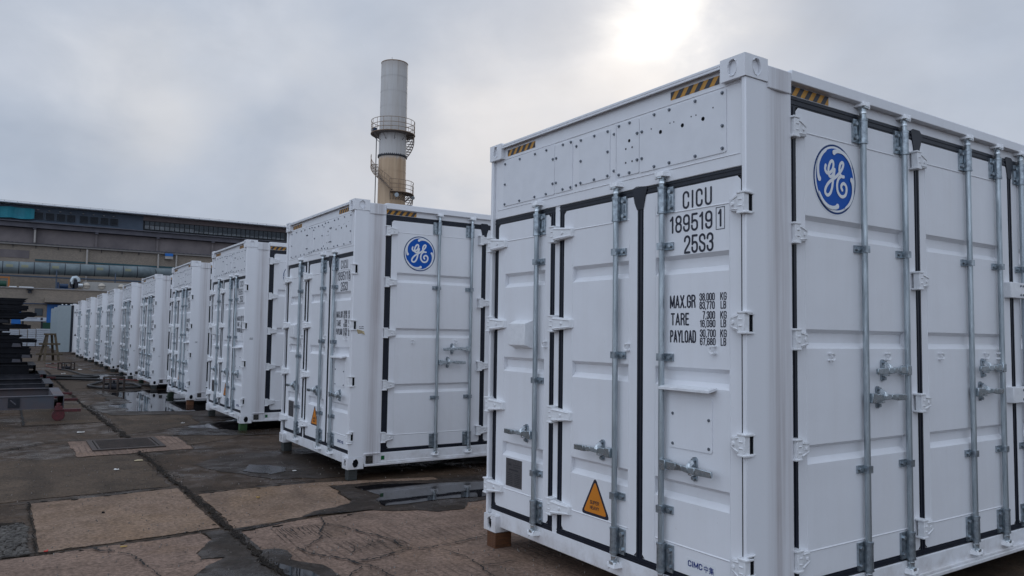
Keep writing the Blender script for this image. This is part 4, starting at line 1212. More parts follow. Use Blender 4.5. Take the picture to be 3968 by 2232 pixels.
strip('joint', [(-1.6, 20.0), (-1.0, 20.0), (.0, 20.0)], .08, J, .0146, .02)
strip('joint', [(-2.6, 26.2), (.0, 26.4)], .07, J, .0146, .02)
strip('joint', [(-3.0, 32.5), (.0, 32.7)], .08, J, .0146, .02)
cracks = [([(-.77, 3.83), (-.80, 3.64), (-.90, 3.41), (-.96, 3.3), (-.99, 3.2), (-1.07, 3.11), (-1.15, 3.02), (-1.21, 3.01)], .014),
          ([(-.82, 3.58), (-.73, 3.41), (-.67, 3.22), (-.59, 3.04), (-.58, 2.93), (-.55, 2.84), (-.56, 2.67), (-.52, 2.57)], .017),
          ([(-.52, 2.57), (-.40, 2.53), (-.21, 2.54), (-.04, 2.58), (.10, 2.58)], .014), ([(-.52, 2.57), (-.65, 2.55), (-.75, 2.53), (-.82, 2.47), (-.93, 2.47), (-.97, 2.51)], .018),
          ([(-1.21, 3.01), (-1.21, 2.85), (-1.12, 2.70), (-1.04, 2.60), (-1.0, 2.50), (-.98, 2.40), (-.93, 2.31)], .022), ([(-1.03, 2.62), (-.94, 2.70), (-.81, 2.77), (-.65, 2.85)], .008),
          ([(-.35, 2.45), (-.30, 2.24), (-.31, 1.97), (-.35, 1.79), (-.4, 1.5)], .012), ([(-.31, 1.97), (-.19, 1.96), (-.03, 1.95)], .010), ([(-.93, 2.31), (-.92, 2.13), (-.9, 1.9)], .014),
          ([(-1.0, 2.36), (-1.12, 2.24), (-1.2, 2.1)], .012), ([(-2.5, 3.77), (-2.42, 3.62), (-2.35, 3.55)], .022), ([(-2.31, 3.51), (-2.24, 3.36), (-2.21, 3.05)], .014),
          ([(-2.21, 3.05), (-2.01, 3.02), (-1.79, 3.04), (-1.70, 3.04)], .008), ([(-2.21, 3.05), (-2.17, 2.8), (-2.2, 2.5)], .008), ([(-1.0, 2.45), (-.86, 2.52), (-.72, 2.50), (-.6, 2.53)], .008), ([(-.3, 3.2), (-.1, 3.0), (.15, 2.95)], .006)]
for p, w_ in cracks:
    strip('crack', p, w_ * 1.15, 'crack_dark', .0165, .016, taper=True, step=.018)
    # hairline branches
    for k in range(len(p) - 1):
        if random.random() < .55:
            a = Vector(p[k]).lerp(Vector(p[k + 1]), random.random()); dr = (Vector(p[k + 1]) - Vector(p[k])).normalized()
            an = random.choice((-1, 1)) * random.uniform(.5, 1.2); l = random.uniform(.05, .16)
            d1 = Vector((dr.x * math.cos(an) - dr.y * math.sin(an), dr.x * math.sin(an) + dr.y * math.cos(an)))
            strip('crack', [tuple(a), tuple(a + d1 * l)], .005, 'crack_dark', .0168, .010, taper=True, step=.012)
# drag grooves left by the screed, short and parallel
for k in range(34):
    x = -1.33 + k * .018 + random.uniform(-.004, .004); y = 3.66 - random.uniform(0, .06)
    if k < 20: strip('groove', [(x + .10, y), (x + .08 + random.uniform(.0, .03), y - random.uniform(.05, .5))], .006, 'crack_dark', .0062, .002, taper=True, step=.03)
for k in range(30):
    x = -.95 + k * .016; y = 3.05 - k * .006 + random.uniform(-.03, .03)
    if random.random() < .7: strip('groove', [(x, y), (x + .01, y - random.uniform(.06, .30))], .005, 'crack_dark', .0062, .002, taper=True, step=.03)
# spalled corners and edges of the slabs
for (xa, ya, xb_, yb_, n_) in ((-2.79, 3.80, -1.56, 3.88, 9), (-2.81, 5.60, -1.58, 5.67, 8), (-1.46, 3.68, .2, 3.85, 14), (-1.44, 5.28, -.3, 5.30, 6), (-1.46, 3.6, -1.46, 2.4, 9), (-1.56, 4.0, -1.58, 5.6, 8), (-1.46, 3.9, -1.47, 5.2, 8), (-3.1, 3.72, -1.8, 3.78, 8)):
    for k in range(n_):
        t_ = random.random(); x = xa + (xb_ - xa) * t_ + random.gauss(0, .015); y = ya + (yb_ - ya) * t_ + random.gauss(0, .018); r = random.uniform(.010, .035)
        pts = [(x + r * random.uniform(.4, 1.2) * math.cos(a * .9), y + r * random.uniform(.3, .8) * math.sin(a * .9)) for a in range(7)]
        sheet('chip_mark', pts, 'joint_dirt', .0068 + k * .00006, .004, .01)
def merge_marks(name):
    obs = [o for o in C.objects if o.name.split('.')[0] == name]
    bm = bmesh.new()
    for o in obs: bm.from_mesh(o.data)
    me = bpy.data.meshes.new(name); bm.to_mesh(me); bm.free(); me.materials.append(obs[0].data.materials[0])
    for o in obs: bpy.data.objects.remove(o)
    o = bpy.data.objects.new(name, me); C.objects.link(o); struct(o)
merge_marks('chip_mark'); merge_marks('groove'); merge_marks('crack')
# drain grate
dr = empty('drain_grate', (-1.66, 9.06, GZ), 'rusty rectangular iron drain grate set in the wet concrete', 'drain grate')
fm = MB(); hx, hy = .43, .50
fm.box(-hx, hx, -hy, -hy + .07, .002, .024); fm.box(-hx, hx, hy - .07, hy, .002, .024); fm.box(-hx, -hx + .06, -hy + .07, hy - .07, .002, .024); fm.box(hx - .06, hx, -hy + .07, hy - .07, .002, .024)
fm.build('frame', 'rust', dr)
pit = MB(); pit.box(-hx + .06, hx - .06, -hy + .07, hy - .07, .001, .0085); pit.build('pit', 'dark_hole', dr)
gb = MB()
for k in range(10):
    y = -hy + .11 + k * .085
    gb.box(-hx + .09, hx - .09, y, y + .030, .009, .022)
gb.box(-hx + .075, -hx + .10, -hy + .08, hy - .08, .0095, .0215); gb.box(hx - .10, hx - .075, -hy + .08, hy - .08, .0095, .0215)
gb.build('bars', 'rust', dr)
sheet('slab', [(-2.30, 9.66), (-1.10, 9.72), (-.92, 9.5), (-.95, 8.25), (-2.28, 8.18)], 'slab_warm', .0062, .02)
# gravel patch on the left edge
gv = MB()
for k in range(900):
    x = random.uniform(-3.35, -2.86); y = random.uniform(3.80, 4.78); r = random.uniform(.010, .028)
    p = (x, y, GZ + r * .3)
    a = random.uniform(0, 3.14); ca, sa = math.cos(a), math.sin(a); h = r * random.uniform(.4, .8)
    pts = []
    for t in range(6):
        ang = t * 1.047; rr = r * random.uniform(.7, 1.1)
        pts.append((x + rr * (math.cos(ang) * ca * 1.3 - math.sin(ang) * sa), y + rr * (math.cos(ang) * sa * 1.3 + math.sin(ang) * ca)))
    gv.hexa([(q[0], q[1], GZ + .001) for q in pts], [((q[0] - x) * .55 + x, (q[1] - y) * .55 + y, GZ + h) for q in pts])
o = gv.build('gravel', 'pebble', smooth=False); tag(o, 'patch of loose grey gravel at the left edge of the pale slab', 'gravel', kind='stuff')
sheet('dirt_patch', [(-3.6, 3.74), (-2.86, 3.78), (-2.87, 4.85), (-3.1, 4.9), (-3.6, 4.8)], 'joint_dirt', .0045, .02)
# crumbs of rubble along the joint
cb = MB()
for k in range(1500):
    y = random.uniform(2.5, 15); x = -1.515 - (y - 3.5) * .013 + random.gauss(0, .022 + .02 * (y > 6)); r = random.uniform(.002, .008)
    if 8.4 < y < 9.7: continue
    cb.hexa([(x + r * math.cos(t), y + r * math.sin(t), GZ + .012) for t in (0.2, 1.7, 3.4, 5)], [(x + r * .5 * math.cos(t), y + r * .5 * math.sin(t), GZ + .015 + r * .8) for t in (0.2, 1.7, 3.4, 5)])
o = cb.build('rubble', 'crumb', smooth=False); tag(o, 'crumbs of broken concrete lying along the long joint', 'rubble', kind='stuff')
# scattered grit
gt = MB()
for k in range(2200):
    y = 1.5 + 18 * random.random() ** 1.6; x = random.uniform(-4.2, 1.6); r = random.uniform(.0015, .0055)
    gt.hexa([(x + r * math.cos(t), y + r * math.sin(t), GZ + .004) for t in (0.2, 2.2, 4.2)], [(x + r * .8 * math.cos(t), y + r * .8 * math.sin(t), GZ + .0140 + r * .3) for t in (0.2, 2.2, 4.2)])
o = gt.build('grit', 'chip', smooth=False); tag(o, 'fine grit and pale chips scattered over the wet yard', 'grit', kind='stuff')
# litter
def scrap(x, y, s, m, label, cat='litter', tall=.3):
    mb = MB(); n = 7; pts = []
    for t in range(n):
        a = t * 2 * math.pi / n; rr = s * random.uniform(.45, 1.0)
        pts.append((rr * math.cos(a) * 1.5, rr * math.sin(a)))
    mb.hexa([(p[0], p[1], .012) for p in pts], [(p[0] * .9, p[1] * .9, .014 + random.random() * s * tall) for p in pts])
    o = mb.build('litter', m, smooth=False); o.location = (x, y, GZ); tag(o, label, cat, 'scraps of litter on the yard'); return o
scrap(-2.10, 10.62, .05, 'paper', 'crumpled white paper on the ground left of the drain, before the red jack')
scrap(-1.98, 7.02, .030, 'paper', 'small torn white paper on the brown concrete between drain and pale slab')
scrap(-1.68, 7.55, .05, 'tape', 'flat beige scrap beside the joint below the drain', tall=.1)
scrap(-1.02, 4.83, .014, 'leaf_yellow', 'tiny yellow scrap on the slab right of the joint', tall=.8)
scrap(-2.75, 3.79, .016, 'red_plastic', 'small red plastic scrap at the lower left corner of the pale slab', tall=.7)
scrap(-2.28, 3.66, .018, 'leaf_yellow', 'yellowish leaf on the front slab below the pale slab')
scrap(-.30, 6.02, .022, 'paper', 'thin pale strip lying at the small puddle before the second container', tall=.1)
scrap(-.55, 11.2, .035, 'paper', 'white scrap on the wet ground before the third container')
scrap(-2.30, 4.85, .012, 'dark_hole', 'dark pebble sized lump on the middle of the pale slab', tall=.9)
scrap(-3.15, 5.9, .030, 'leaf_yellow', 'yellow leaf at the left edge of the brown slab')
scrap(-1.5, 27.4, .06, 'paper', 'white rag lying near the thin hose in the distance', tall=.6)
scrap(-.8, 30.2, .06, 'paper', 'white rag on the ground in front of the seventh container', tall=.6)

# ------------------------------------------------------------------ frames, jack and stack on the left
def skid(y0, y1, x1, z0, z1, m, label, w_=.16, x0=-9.0, group='steel frames laid on the left', endbox=True):
    root = empty('steel_frame', (x1, y0, z0), label, 'steel frame', group)
    def b(name, xa, xb, ya, yb, za, zb, mm=m):
        mb = MB(); mb.box(xa - x1, xb - x1, ya - y0, yb - y0, za - z0, zb - z0); return mb.build(name, mm, root, bevel=.006)
    t = .012
    # near channel: web and two flanges
    for nm_, ya, s in (('long_beam', y0, 1), ('long_beam', y1, -1)):
        mb = MB()
        a, c = sorted((ya + s * t, ya + s * (t + t))); mb.box(x0 - x1, -w_, a - y0, c - y0, t, z1 - z0 - t)
        a, c = sorted((ya, ya + s * .09)); mb.box(x0 - x1, -w_, a - y0, c - y0, z1 - z0 - t, z1 - z0); mb.box(x0 - x1, -w_, a - y0, c - y0, 0, t)
        mb.build(nm_, m, root)
    # end beam: open channel seen from its end
    mb = MB()
    mb.box(-w_ + .002, -w_ + .014, 0, y1 - y0, 0, z1 - z0); mb.box(-w_ + .014, 0, 0, y1 - y0, z1 - z0 - t, z1 - z0); mb.box(-w_ + .014, 0, 0, y1 - y0, 0, t)
    mb.box(-.012, 0, 0, y1 - y0, t, z1 - z0 - t)
    mb.build('end_beam', m, root)
    for k in range(2):
        xx = -2.2 - k * 2.4
        mb = MB(); mb.box(xx, xx + .1, .09, y1 - y0 - .09, .02, z1 - z0 - .02); mb.build('cross_beam', m, root)
    return root
s1 = skid(12.6, 14.6, -2.215, .080, .300, 'grey_steel', 'nearest grey steel frame, with a red jack under its end')
pl = MB(); pl.box(-.80, -.635, -.004, .010, .035, .195); po = pl.build('lashing_plate', 'dark_steel', s1, bevel=.003)
pk = MB(); pk.cyl((-.77, -.02, .16), (-.69, -.02, .085), .012, n=8); pk.build('lashing_hook', 'grey_steel', po)
s2 = skid(16.5, 18.4, -2.22, .080, .262, 'dark_steel', 'darker steel frame just behind the nearest grey one')
s3 = skid(20.2, 22.2, -2.22, .070, .27, 'dark_steel', 'dark low steel frame behind the two grey frames')
s4 = skid(20.2, 22.2, -2.46, .272, .50, 'black_steel', 'black frame lying on the dark low frame, in front of the tall stack')
def jack(x, y, label, sc=1.0):
    r_ = empty('jack', (x, y, GZ), label, 'jack', 'red jacks under the steel frames')
    w_ = MB(); w_.cyl((0, -.03, .098 * sc), (0, .03, .098 * sc), .097 * sc, n=24); wo = w_.build('wheel', 'red_paint', r_, bevel=.006)
    h = MB(); h.cyl((0, -.04, .10 * sc), (0, -.03, .10 * sc), .022, n=12)
    for k in range(10):
        a = k * .628; h.cyl((.072 * math.cos(a), -.036, .098 * sc + .072 * math.sin(a)), (.072 * math.cos(a), -.03, .098 * sc + .072 * math.sin(a)), .008, n=6)
    h.build('hub', 'red_paint', wo)
    st = MB(); st.box(-.055, .055, -.04, .05, .17 * sc, .25); st.box(-.075, .085, -.05, .06, .188, .200); st.cyl((0, 0, .2), (0, 0, .30), .04, n=10); st.build('stem', 'red_paint', r_, bevel=.004)
    ar = MB(); ar.hexa([(.06, -.02, .15), (.06, .03, .15), (.06, .03, .20), (.06, -.02, .20)], [(.33, -.025, .145), (.33, .03, .145), (.33, .03, .195), (.33, -.025, .195)]); ar.build('arm', 'red_paint', r_, bevel=.006)
    return r_
jack(-2.295, 12.50, 'red round jack with an arm under the corner of the nearest grey frame')
jack(-2.20, 14.75, 'red jack arm half hidden behind the nearest grey frame')
jack(-2.20, 16.4, 'red jack end showing beside the second grey frame')
jack(-2.25, 22.4, 'faded red jack beside the low dark frame near the hoses')
# tall stack of black frames
ROWS = [(530, 80, 140), (470, 140, 205), (540, 215, 285), (440, 285, 322), (695, 345, 408), (560, 408, 462), (225, 475, 545), (600, 575, 648), (225, 650, 695), (250, 728, 775), (480, 775, 835), (722, 842, 902), (470, 905, 990), (635, 1005, 1112), (650, 1120, 1190), (480, 1195, 1290), (722, 1315, 1392)]
NUM = ['topmost', 'second', 'third', 'fourth', 'fifth', 'sixth', 'seventh', 'eighth', 'ninth', 'tenth', 'eleventh', 'twelfth', 'thirteenth', 'fourteenth', 'fifteenth', 'sixteenth', 'seventeenth']
def stack_piece(x1, z0, z1, label, taper):
    root = empty('black_frame', (x1, 23.5, z0), label, 'steel frame', 'black steel frames stacked on the left')
    h = z1 - z0
    for yy in (0, 2.3):
        mb = MB(); mb.hexa([(-6, yy, 0), (-taper, yy, 0), (-taper, yy + .12, 0), (-6, yy + .12, 0)], [(-6, yy, h), (0, yy, h), (0, yy + .12, h), (-6, yy + .12, h)]); mb.build('long_beam', 'black_steel', root, bevel=.01)
    for xx in (-.25, -1.4, -3.0):
        mb = MB(); mb.box(xx - .12, xx, .12, 2.3, .02, h * .9); mb.build('cross_beam', 'black_steel', root)
    return root
for i, (px, ra, rb) in enumerate(ROWS):
    x = -3.37 + .00136 * px; zt = 2.41 - .00155 * ra; zb = 2.41 - .00155 * rb
    nxt = ROWS[i + 1][1] if i + 1 < len(ROWS) else None
    rt_ = stack_piece(x, zb, zt, '%s black steel beam frame of the tall stack, counting down' % NUM[i], (.14, .10, 0, .08, 0, .12, 0, 0, 0, .05, .16, 0, 0, .06, 0, 0, 0)[i])
    if i in (6, 8, 12, 14, 15):
        mb = MB(); hh = zt - zb; mb.hexa([(-.26, -.05, .01), (-.03, -.05, .01), (-.03, -.002, .01), (-.26, -.002, .01)], [(-.24, -.05, hh * .9), (-.06, -.05, hh * .8), (-.06, -.002, hh * .8), (-.24, -.002, hh * .9)])
        mb.build('end_plate', 'grey_steel' if i > 9 else 'dark_steel', rt_)
    if i in (4, 7, 10, 11, 13):
        mb = MB(); mb.tube([(-.9, -.03, zt - zb + .004), (-.5, -.03, zt - zb + .022), (-.1, -.03, zt - zb + .006)], .012, 6); mb.build('strap', 'black_steel', rt_)
# spacers carrying the frames
for i in range(len(ROWS) - 1):
    za = 2.41 - .00155 * ROWS[i][2]; zb = 2.41 - .00155 * ROWS[i + 1][1]
    if za - zb > .004:
        mb = MB(); mb.box(-.25, 0, 0, 2.3, 0, za - zb - .002); o = mb.build('timber_spacer', 'black_steel'); o.location = (-3.25, 23.55, zb + .001)
        tag(o, 'dark spacer between the %s and %s black frames of the stack' % (NUM[i], NUM[i + 1]), 'spacer', 'spacers in the black stack')
mb = MB(); mb.box(-2.6, 0, 0, 2.4, 0, 2.41 - .00155 * 1392 - GZ - .002); o = mb.build('timber_spacer', 'black_steel'); o.location = (-2.6, 23.5, GZ)
tag(o, 'dark bearer on the ground under the black stack', 'spacer')

# step stool
st = empty('step_stool', (-1.48, 39.5, GZ), 'brown wooden double-sided step stool standing on the yard', 'step stool')
for (xb, yb, xt, yt) in ((-.40, .0, -.13, .12), (-.20, -.35, -.10, -.05), (.19, .4, .07, .12), (.39, -.30, .20, -.05)):
    mb = MB(); mb.hexa([(xb - .055, yb - .03, 0), (xb + .055, yb - .03, 0), (xb + .055, yb + .03, 0), (xb - .055, yb + .03, 0)], [(xt - .05, yt - .03, 1.27), (xt + .05, yt - .03, 1.27), (xt + .05, yt + .03, 1.27), (xt - .05, yt + .03, 1.27)]); mb.build('leg', 'wood_yellow', st)
for (w_, z) in ((.25, 1.30), (.43, .84), (.54, .36)):
    mb = MB(); mb.box(-w_, w_, -.22, -.02, z - .085, z) if z < 1.2 else mb.box(-w_, w_, -.15, .17, z - .085, z); mb.build('step', 'wood_yellow', st)
    if z < 1.2:
        mb = MB(); mb.box(-w_, w_, .12, .26, z - .08, z - .004); mb.build('step', 'wood_yellow', st)

# small tube cages with a pump inside
def cage(x, y, wx, wy, h, rz, label):
    r_ = empty('pump_cage', (x, y, GZ + .012), label, 'cage', rz=rz)
    mb = MB(); t = .018
    for a in (-wx / 2, wx / 2):
        for b in (-wy / 2, wy / 2): mb.box(a - t, a + t, b - t, b + t, 0, h)
    for b in (-wy / 2, wy / 2):
        for z in (t, h): mb.box(-wx / 2 + t, wx / 2 - t, b - t * .95, b + t * .95, z - t * .95, z + t * .95)
    for a in (-wx / 2, wx / 2):
        for z in (t, h): mb.box(a - t * .9, a + t * .9, -wy / 2 + t, wy / 2 - t, z - t * .9, z + t * .9)
    mb.box(-t * .8, t * .8, -wy / 2 - t * .7, -wy / 2 + t * .7, t * 2, h - t)
    mb.build('tube_frame', 'rust', r_)
    pm = MB(); pm.cyl((-wx * .3, 0, h * .28), (wx * .28, 0, h * .28), h * .22, n=14); pm.cyl((0, 0, h * .3), (0, 0, h * .75), h * .08, n=10); pm.build('pump', 'dark_steel', r_)
    return r_
cage(-.80, 19.05, .36, .30, .34, R(-35), 'rusty tube cage with a small pump inside, at the puddle edge')
cage(-1.25, 30.2, .44, .30, .27, R(-25), 'small dark tube cage farther off, behind the coiled hoses')
def hose(pts, r, m, label, z=.02):
    P = []
    pts = [(pts[0][0], pts[0][1])] + list(pts) + [(pts[-1][0], pts[-1][1])]
    for i in range(1, len(pts) - 2):
        p0, p1, p2, p3 = pts[i - 1], pts[i], pts[i + 1], pts[i + 2]
        for k in range(6):
            t = k / 6; f = lambda a, b, c, e: .5 * (2 * b + (c - a) * t + (2 * a - 5 * b + 4 * c - e) * t * t + (3 * b - a - 3 * c + e) * t ** 3)
            P.append((f(p0[0], p1[0], p2[0], p3[0]), f(p0[1], p1[1], p2[1], p3[1]), GZ + z + r))
    mb = MB(); mb.tube(P, r, 8); o = mb.build('hose', m); tag(o, label, 'hose', 'hoses lying on the yard')
hose([(-2.6, 25.1), (-1.96, 25.06), (-1.19, 24.8), (-.80, 24.9), (-.7, 24.4), (-1.1, 24.0), (-1.4, 24.6)], .045, 'hose_black', 'thick black hose loop lying behind the low dark frame')
hose([(-2.5, 23.9), (-2.0, 23.96), (-1.25, 23.42), (-.71, 22.7), (-1.0, 21.4), (-1.27, 20.4), (-1.1, 19.7), (-.9, 19.5), (-.5, 19.35), (-.15, 19.46), (-.12, 20.2), (-.17, 20.92), (-.34, 21.25), (-.9, 21.0)], .036, 'hose_black', 'long black hose curling round the nearer pump cage')
hose([(-.6, 21.6), (.0, 20.6), (.48, 19.6), (1.4, 19.9), (2.2, 20.4)], .024, 'hose_black', 'black hose running from the cage under the fifth container', .025)
hose([(-1.5, 30.0), (-1.31, 29.66), (-1.11, 27.7), (-1.0, 26.4), (-.8, 25.6)], .025, 'hose_black', 'black cable leading from the farther cage towards the hose loop')
hose([(-1.12, 35.8), (-1.7, 34.5), (-1.75, 32.8), (-1.45, 31.2), (-1.3, 30.6)], .014, 'hose_red', 'thin red hose looping behind the farther cage')
hose([(-.9, 22.2), (-.54, 23.31), (-.02, 23.12), (.77, 21.23), (1.6, 20.9)], .014, 'hose_red', 'thin red hose running past the nearer cage to the container')

# ------------------------------------------------------------------ factory hall, annex, duct, chimney
def fmap(Y0, Y):
    k = (Y + 2.476) / (Y0 + 2.476)
    return (lambda x: CAM.x + (x - CAM.x) * k), (lambda z: CAM.z + (z - CAM.z) * k), k
YH = 88.0
hxm, hzm, hk = fmap(58, YH)
hall = empty('factory_hall', (hxm(5), YH, GZ), 'long dark factory hall with louvres, ribbon windows and a roof edge painted with a pale highlight', 'building')
def hb(name, x0, x1, y0, y1, z0, z1, m, parent=None, **kw):
    par = parent or hall
    mb = MB(); ox, oy, oz = hxm(5), YH, GZ
    mb.box(hxm(x0) - ox, hxm(x1) - ox, y0, y1, hzm(z0) - oz, hzm(z1) - oz)
    return mb.build(name, m, par, **kw)
XL, XR = -42, 17
hb('wall', XL, XR, 0, 35, -1.0, 8.14, 'concrete_wall')
hb('eaves_beam', XL, XR, -.55, 0, 8.17, 8.48, 'concrete_beam')
mb = MB(); ox, oy, oz = hxm(5), YH, GZ
mb.hexa([(hxm(XL) - ox, -.8, hzm(8.50) - oz), (hxm(XR) - ox, -.8, hzm(8.50) - oz), (hxm(XR) - ox, -.8, hzm(8.55) - oz), (hxm(XL) - ox, -.8, hzm(8.55) - oz)],
        [(hxm(XL) - ox, 1.0, hzm(8.62) - oz), (hxm(XR) - ox, 1.0, hzm(8.62) - oz), (hxm(XR) - ox, 1.0, hzm(8.70) - oz), (hxm(XL) - ox, 1.0, hzm(8.70) - oz)])
mb.build('lower_roof', 'concrete_beam', hall)
hb('clerestory_wall', XL, 4.72, 1.0, 34, 8.16, 9.77, 'steel_cladding')
hb('clerestory_wall', 4.72, XR, 1.0, 34, 9.44, 9.77, 'brown_cladding')
hb('clerestory_wall', 4.72, XR, 1.3, 34, 8.16, 9.44, 'window_frame')
mb = MB()
mb.hexa([(hxm(XL) - ox, -.3, hzm(9.765) - oz), (hxm(XR) - ox, -.3, hzm(9.765) - oz), (hxm(XR) - ox, -.3, hzm(9.80) - oz), (hxm(XL) - ox, -.3, hzm(9.80) - oz)],
        [(hxm(XL) - ox, 17, hzm(10.6) - oz), (hxm(XR) - ox, 17, hzm(10.6) - oz), (hxm(XR) - ox, 17, hzm(10.7) - oz), (hxm(XL) - ox, 17, hzm(10.7) - oz)])
mb.build('roof', 'roof_sheet', hall)
hb('roof_edge', XL, XR, -.42, -.3, 9.76, 9.82, 'roof_sheet')  # pale strip painted in for the bright highlight along the roof line
rl = MB()
for k in range(60):
    x = hxm(-20) - ox + k * 1.1; rl.box(x, x + .03, 1.8, 1.83, hzm(9.85) - oz, hzm(9.86) - oz + .35)
rl.box(hxm(-20) - ox, hxm(XR) - ox, 1.8, 1.82, hzm(9.86) - oz + .33, hzm(9.86) - oz + .35)
rl.build('roof_cable', 'dark_steel', hall)
# louvred vents
for x in (-4.6, -3.95, -3.3, -2.70, -2.08, -1.42, -.77, -.15, .63, 1.27, 1.91, 2.53):
    if x < -2.3: continue
    lo = hb('louver', x, x + .55, .86, .99, 8.86, 9.38, 'louver_slat')
    mb = MB(); mb.box(hxm(x + .03) - ox, hxm(x + .52) - ox, .80, .855, hzm(8.89) - oz, hzm(9.35) - oz); mb.build('opening', 'louver_dark', lo)
    mb = MB()
    for k in range(7):
        z = 8.905 + k * .062; mb.box(hxm(x + .035) - ox, hxm(x + .515) - ox, .76, .80, hzm(z) - oz, hzm(z + .007) - oz)
    mb.build('slats', 'louver_slat', lo)
    lp = MB(); lp.box(hxm(x + .16) - ox, hxm(x + .26) - ox, .5, .86, hzm(9.47) - oz, hzm(9.50) - oz); lp.build('lamp', 'pipe_white', lo)
for k in range(14):
    x = XL + 40.3 + k * .0
tp = MB()
n = 26
for i in range(n):
    xa = -7 + (4.93) * i / n; xb2 = -7 + (4.93) * (i + 1) / n
    def zz(x, top): return (9.55 if top else 8.80) + .02 * math.sin(x * 5.1) + (.0 if x < -2.3 else (-.04 if top else .06) * (x + 2.3) / .23)
    ya = .55 + .07 * math.sin(i * 1.3); yb = .55 + .07 * math.sin((i + 1) * 1.3)
    tp.hexa([(hxm(xa) - ox, ya, hzm(zz(xa, 0)) - oz), (hxm(xb2) - ox, yb, hzm(zz(xb2, 0)) - oz), (hxm(xb2) - ox, yb + .02, hzm(zz(xb2, 0)) - oz), (hxm(xa) - ox, ya + .02, hzm(zz(xa, 0)) - oz)],
            [(hxm(xa) - ox, ya, hzm(zz(xa, 1)) - oz), (hxm(xb2) - ox, yb, hzm(zz(xb2, 1)) - oz), (hxm(xb2) - ox, yb + .02, hzm(zz(xb2, 1)) - oz), (hxm(xa) - ox, ya + .02, hzm(zz(xa, 1)) - oz)])
tpo = tp.build('tarpaulin', 'teal_tarp'); tpo.location = (ox, oy, oz); tag(tpo, 'teal tarpaulin hung over the upper left of the factory wall', 'tarpaulin')
# ribbon windows, pane by pane
for k in range(30):
    x = 4.83 + k * .345
    wdw = hb('window', x, x + .325, 1.16, 1.24, 8.80, 9.43, 'window_frame')
    mb = MB(); mb.box(hxm(x + .02) - ox, hxm(x + .305) - ox, 1.10, 1.15, hzm(9.14) - oz, hzm(9.41) - oz); mb.build('pane', 'window_pane', wdw)
    zt = 9.10 if k < 10 else 8.98 - .02 * (k % 3)
    if k >= 10:
        mb = MB(); mb.box(hxm(x + .02) - ox, hxm(x + .305) - ox, 1.10, 1.15, hzm(zt + .02) - oz, hzm(9.12) - oz); mb.build('pane', 'window_pane', wdw)
    mb = MB(); mb.box(hxm(x + .02) - ox, hxm(x + .305) - ox, 1.10, 1.15, hzm(8.825) - oz, hzm(zt) - oz); mb.build('pane', 'window_pane_pale', wdw)
# pilasters and brackets of the upper wall, arched recess hints
for x in (-9.0, -5.6, -2.02, 1.68, 5.62, 9.46, 13.2):
    pw = hb('pilaster', x - .07, x + .07, -.18, -.002, 7.1, 8.165, 'concrete_wall')
    hb('bracket', x - .10, x + .10, -.50, -.19, 8.06, 8.168, 'concrete_beam')
for k in range(9):
    x0 = -9.0 + k * 3.72
# lower, nearer block with tiled wall, gutter and sawtooth roof edge
YL = 86.0
lxm, lzm, lk = fmap(58, YL)
low_b = empty('tiled_block', (lxm(0), YL, GZ), 'beige tiled lower block with a pale gutter along its roof edge', 'building')
def lb_(name, x0, x1, y0, y1, z0, z1, m, par=None, **kw):
    mb = MB(); mb.box(lxm(x0) - lxm(0), lxm(x1) - lxm(0), y0, y1, lzm(z0) - GZ, lzm(z1) - GZ); return mb.build(name, m, par or low_b, **kw)
lb_('wall', XL, XR, 0, 1.98, -1.0, 6.97, 'tile_wall')
lb_('gutter', XL, XR, -.32, -.02, 6.985, 7.10, 'gutter')
lr = MB()
k0 = 0
x = lxm(-12)
while x < lxm(12):
    lr.hexa([(x - lxm(0), -.45, lzm(7.105) - GZ), (x + .42 - lxm(0), -.45, lzm(7.105) - GZ), (x + .21 - lxm(0), -.45, lzm(7.16) - GZ)], [(x - lxm(0), 1.9, lzm(7.2) - GZ), (x + .42 - lxm(0), 1.9, lzm(7.2) - GZ), (x + .21 - lxm(0), 1.9, lzm(7.26) - GZ)])
    x += .42
lr.build('corrugated_roof', 'concrete_beam', low_b)
lb_('fascia_band', -1.9, 12, -.06, -.002, 5.96, 6.08, 'teal_dark')
lb_('render_patch', -3.9, -2.25, -.05, -.002, 6.1, 6.62, 'concrete_wall')
for k, x in enumerate((-3.2, -1.9, -.6, .72, 2.03, 3.33, 4.42, 5.7, 7.0)):
    lb_('bracket', x, x + .03, -.12, -.002, 6.78, 6.97, 'dark_steel')
def pipe_thing(x, z0, z1, fx, fz, Y, label, r=.09):
    mb = MB(); mb.cyl((0, 0, 0), (0, 0, fz(z1) - fz(z0)), r, n=10)
    for t in (.2, .8): mb.cyl((0, 0, (fz(z1) - fz(z0)) * t), (0, 0, (fz(z1) - fz(z0)) * t + .06), r * 1.25, n=10)
    o = mb.build('drainpipe', 'pipe_white'); o.location = (fx(x), Y, fz(z0)); tag(o, label, 'drainpipe', 'white drainpipes on the factory walls')
pipe_thing(-1.98, 7.18, 8.12, hxm, hzm, YH - .32, 'short white drainpipe on the grey upper wall of the hall')
pipe_thing(1.16, 3.9, 6.94, lxm, lzm, YL - .25, 'white drainpipe down the middle of the tiled block behind the duct')
pipe_thing(5.72, 4.9, 6.94, lxm, lzm, YL - .25, 'white drainpipe just left of the small blue and white box')
pipe_thing(6.95, 4.9, 6.94, lxm, lzm, YL - .25, 'white drainpipe just right of the small blue and white box')
bw = empty('wall_box', (lxm(6.15), YL - .5, lzm(6.62)), 'small blue and white louvred box under the gutter', 'box')
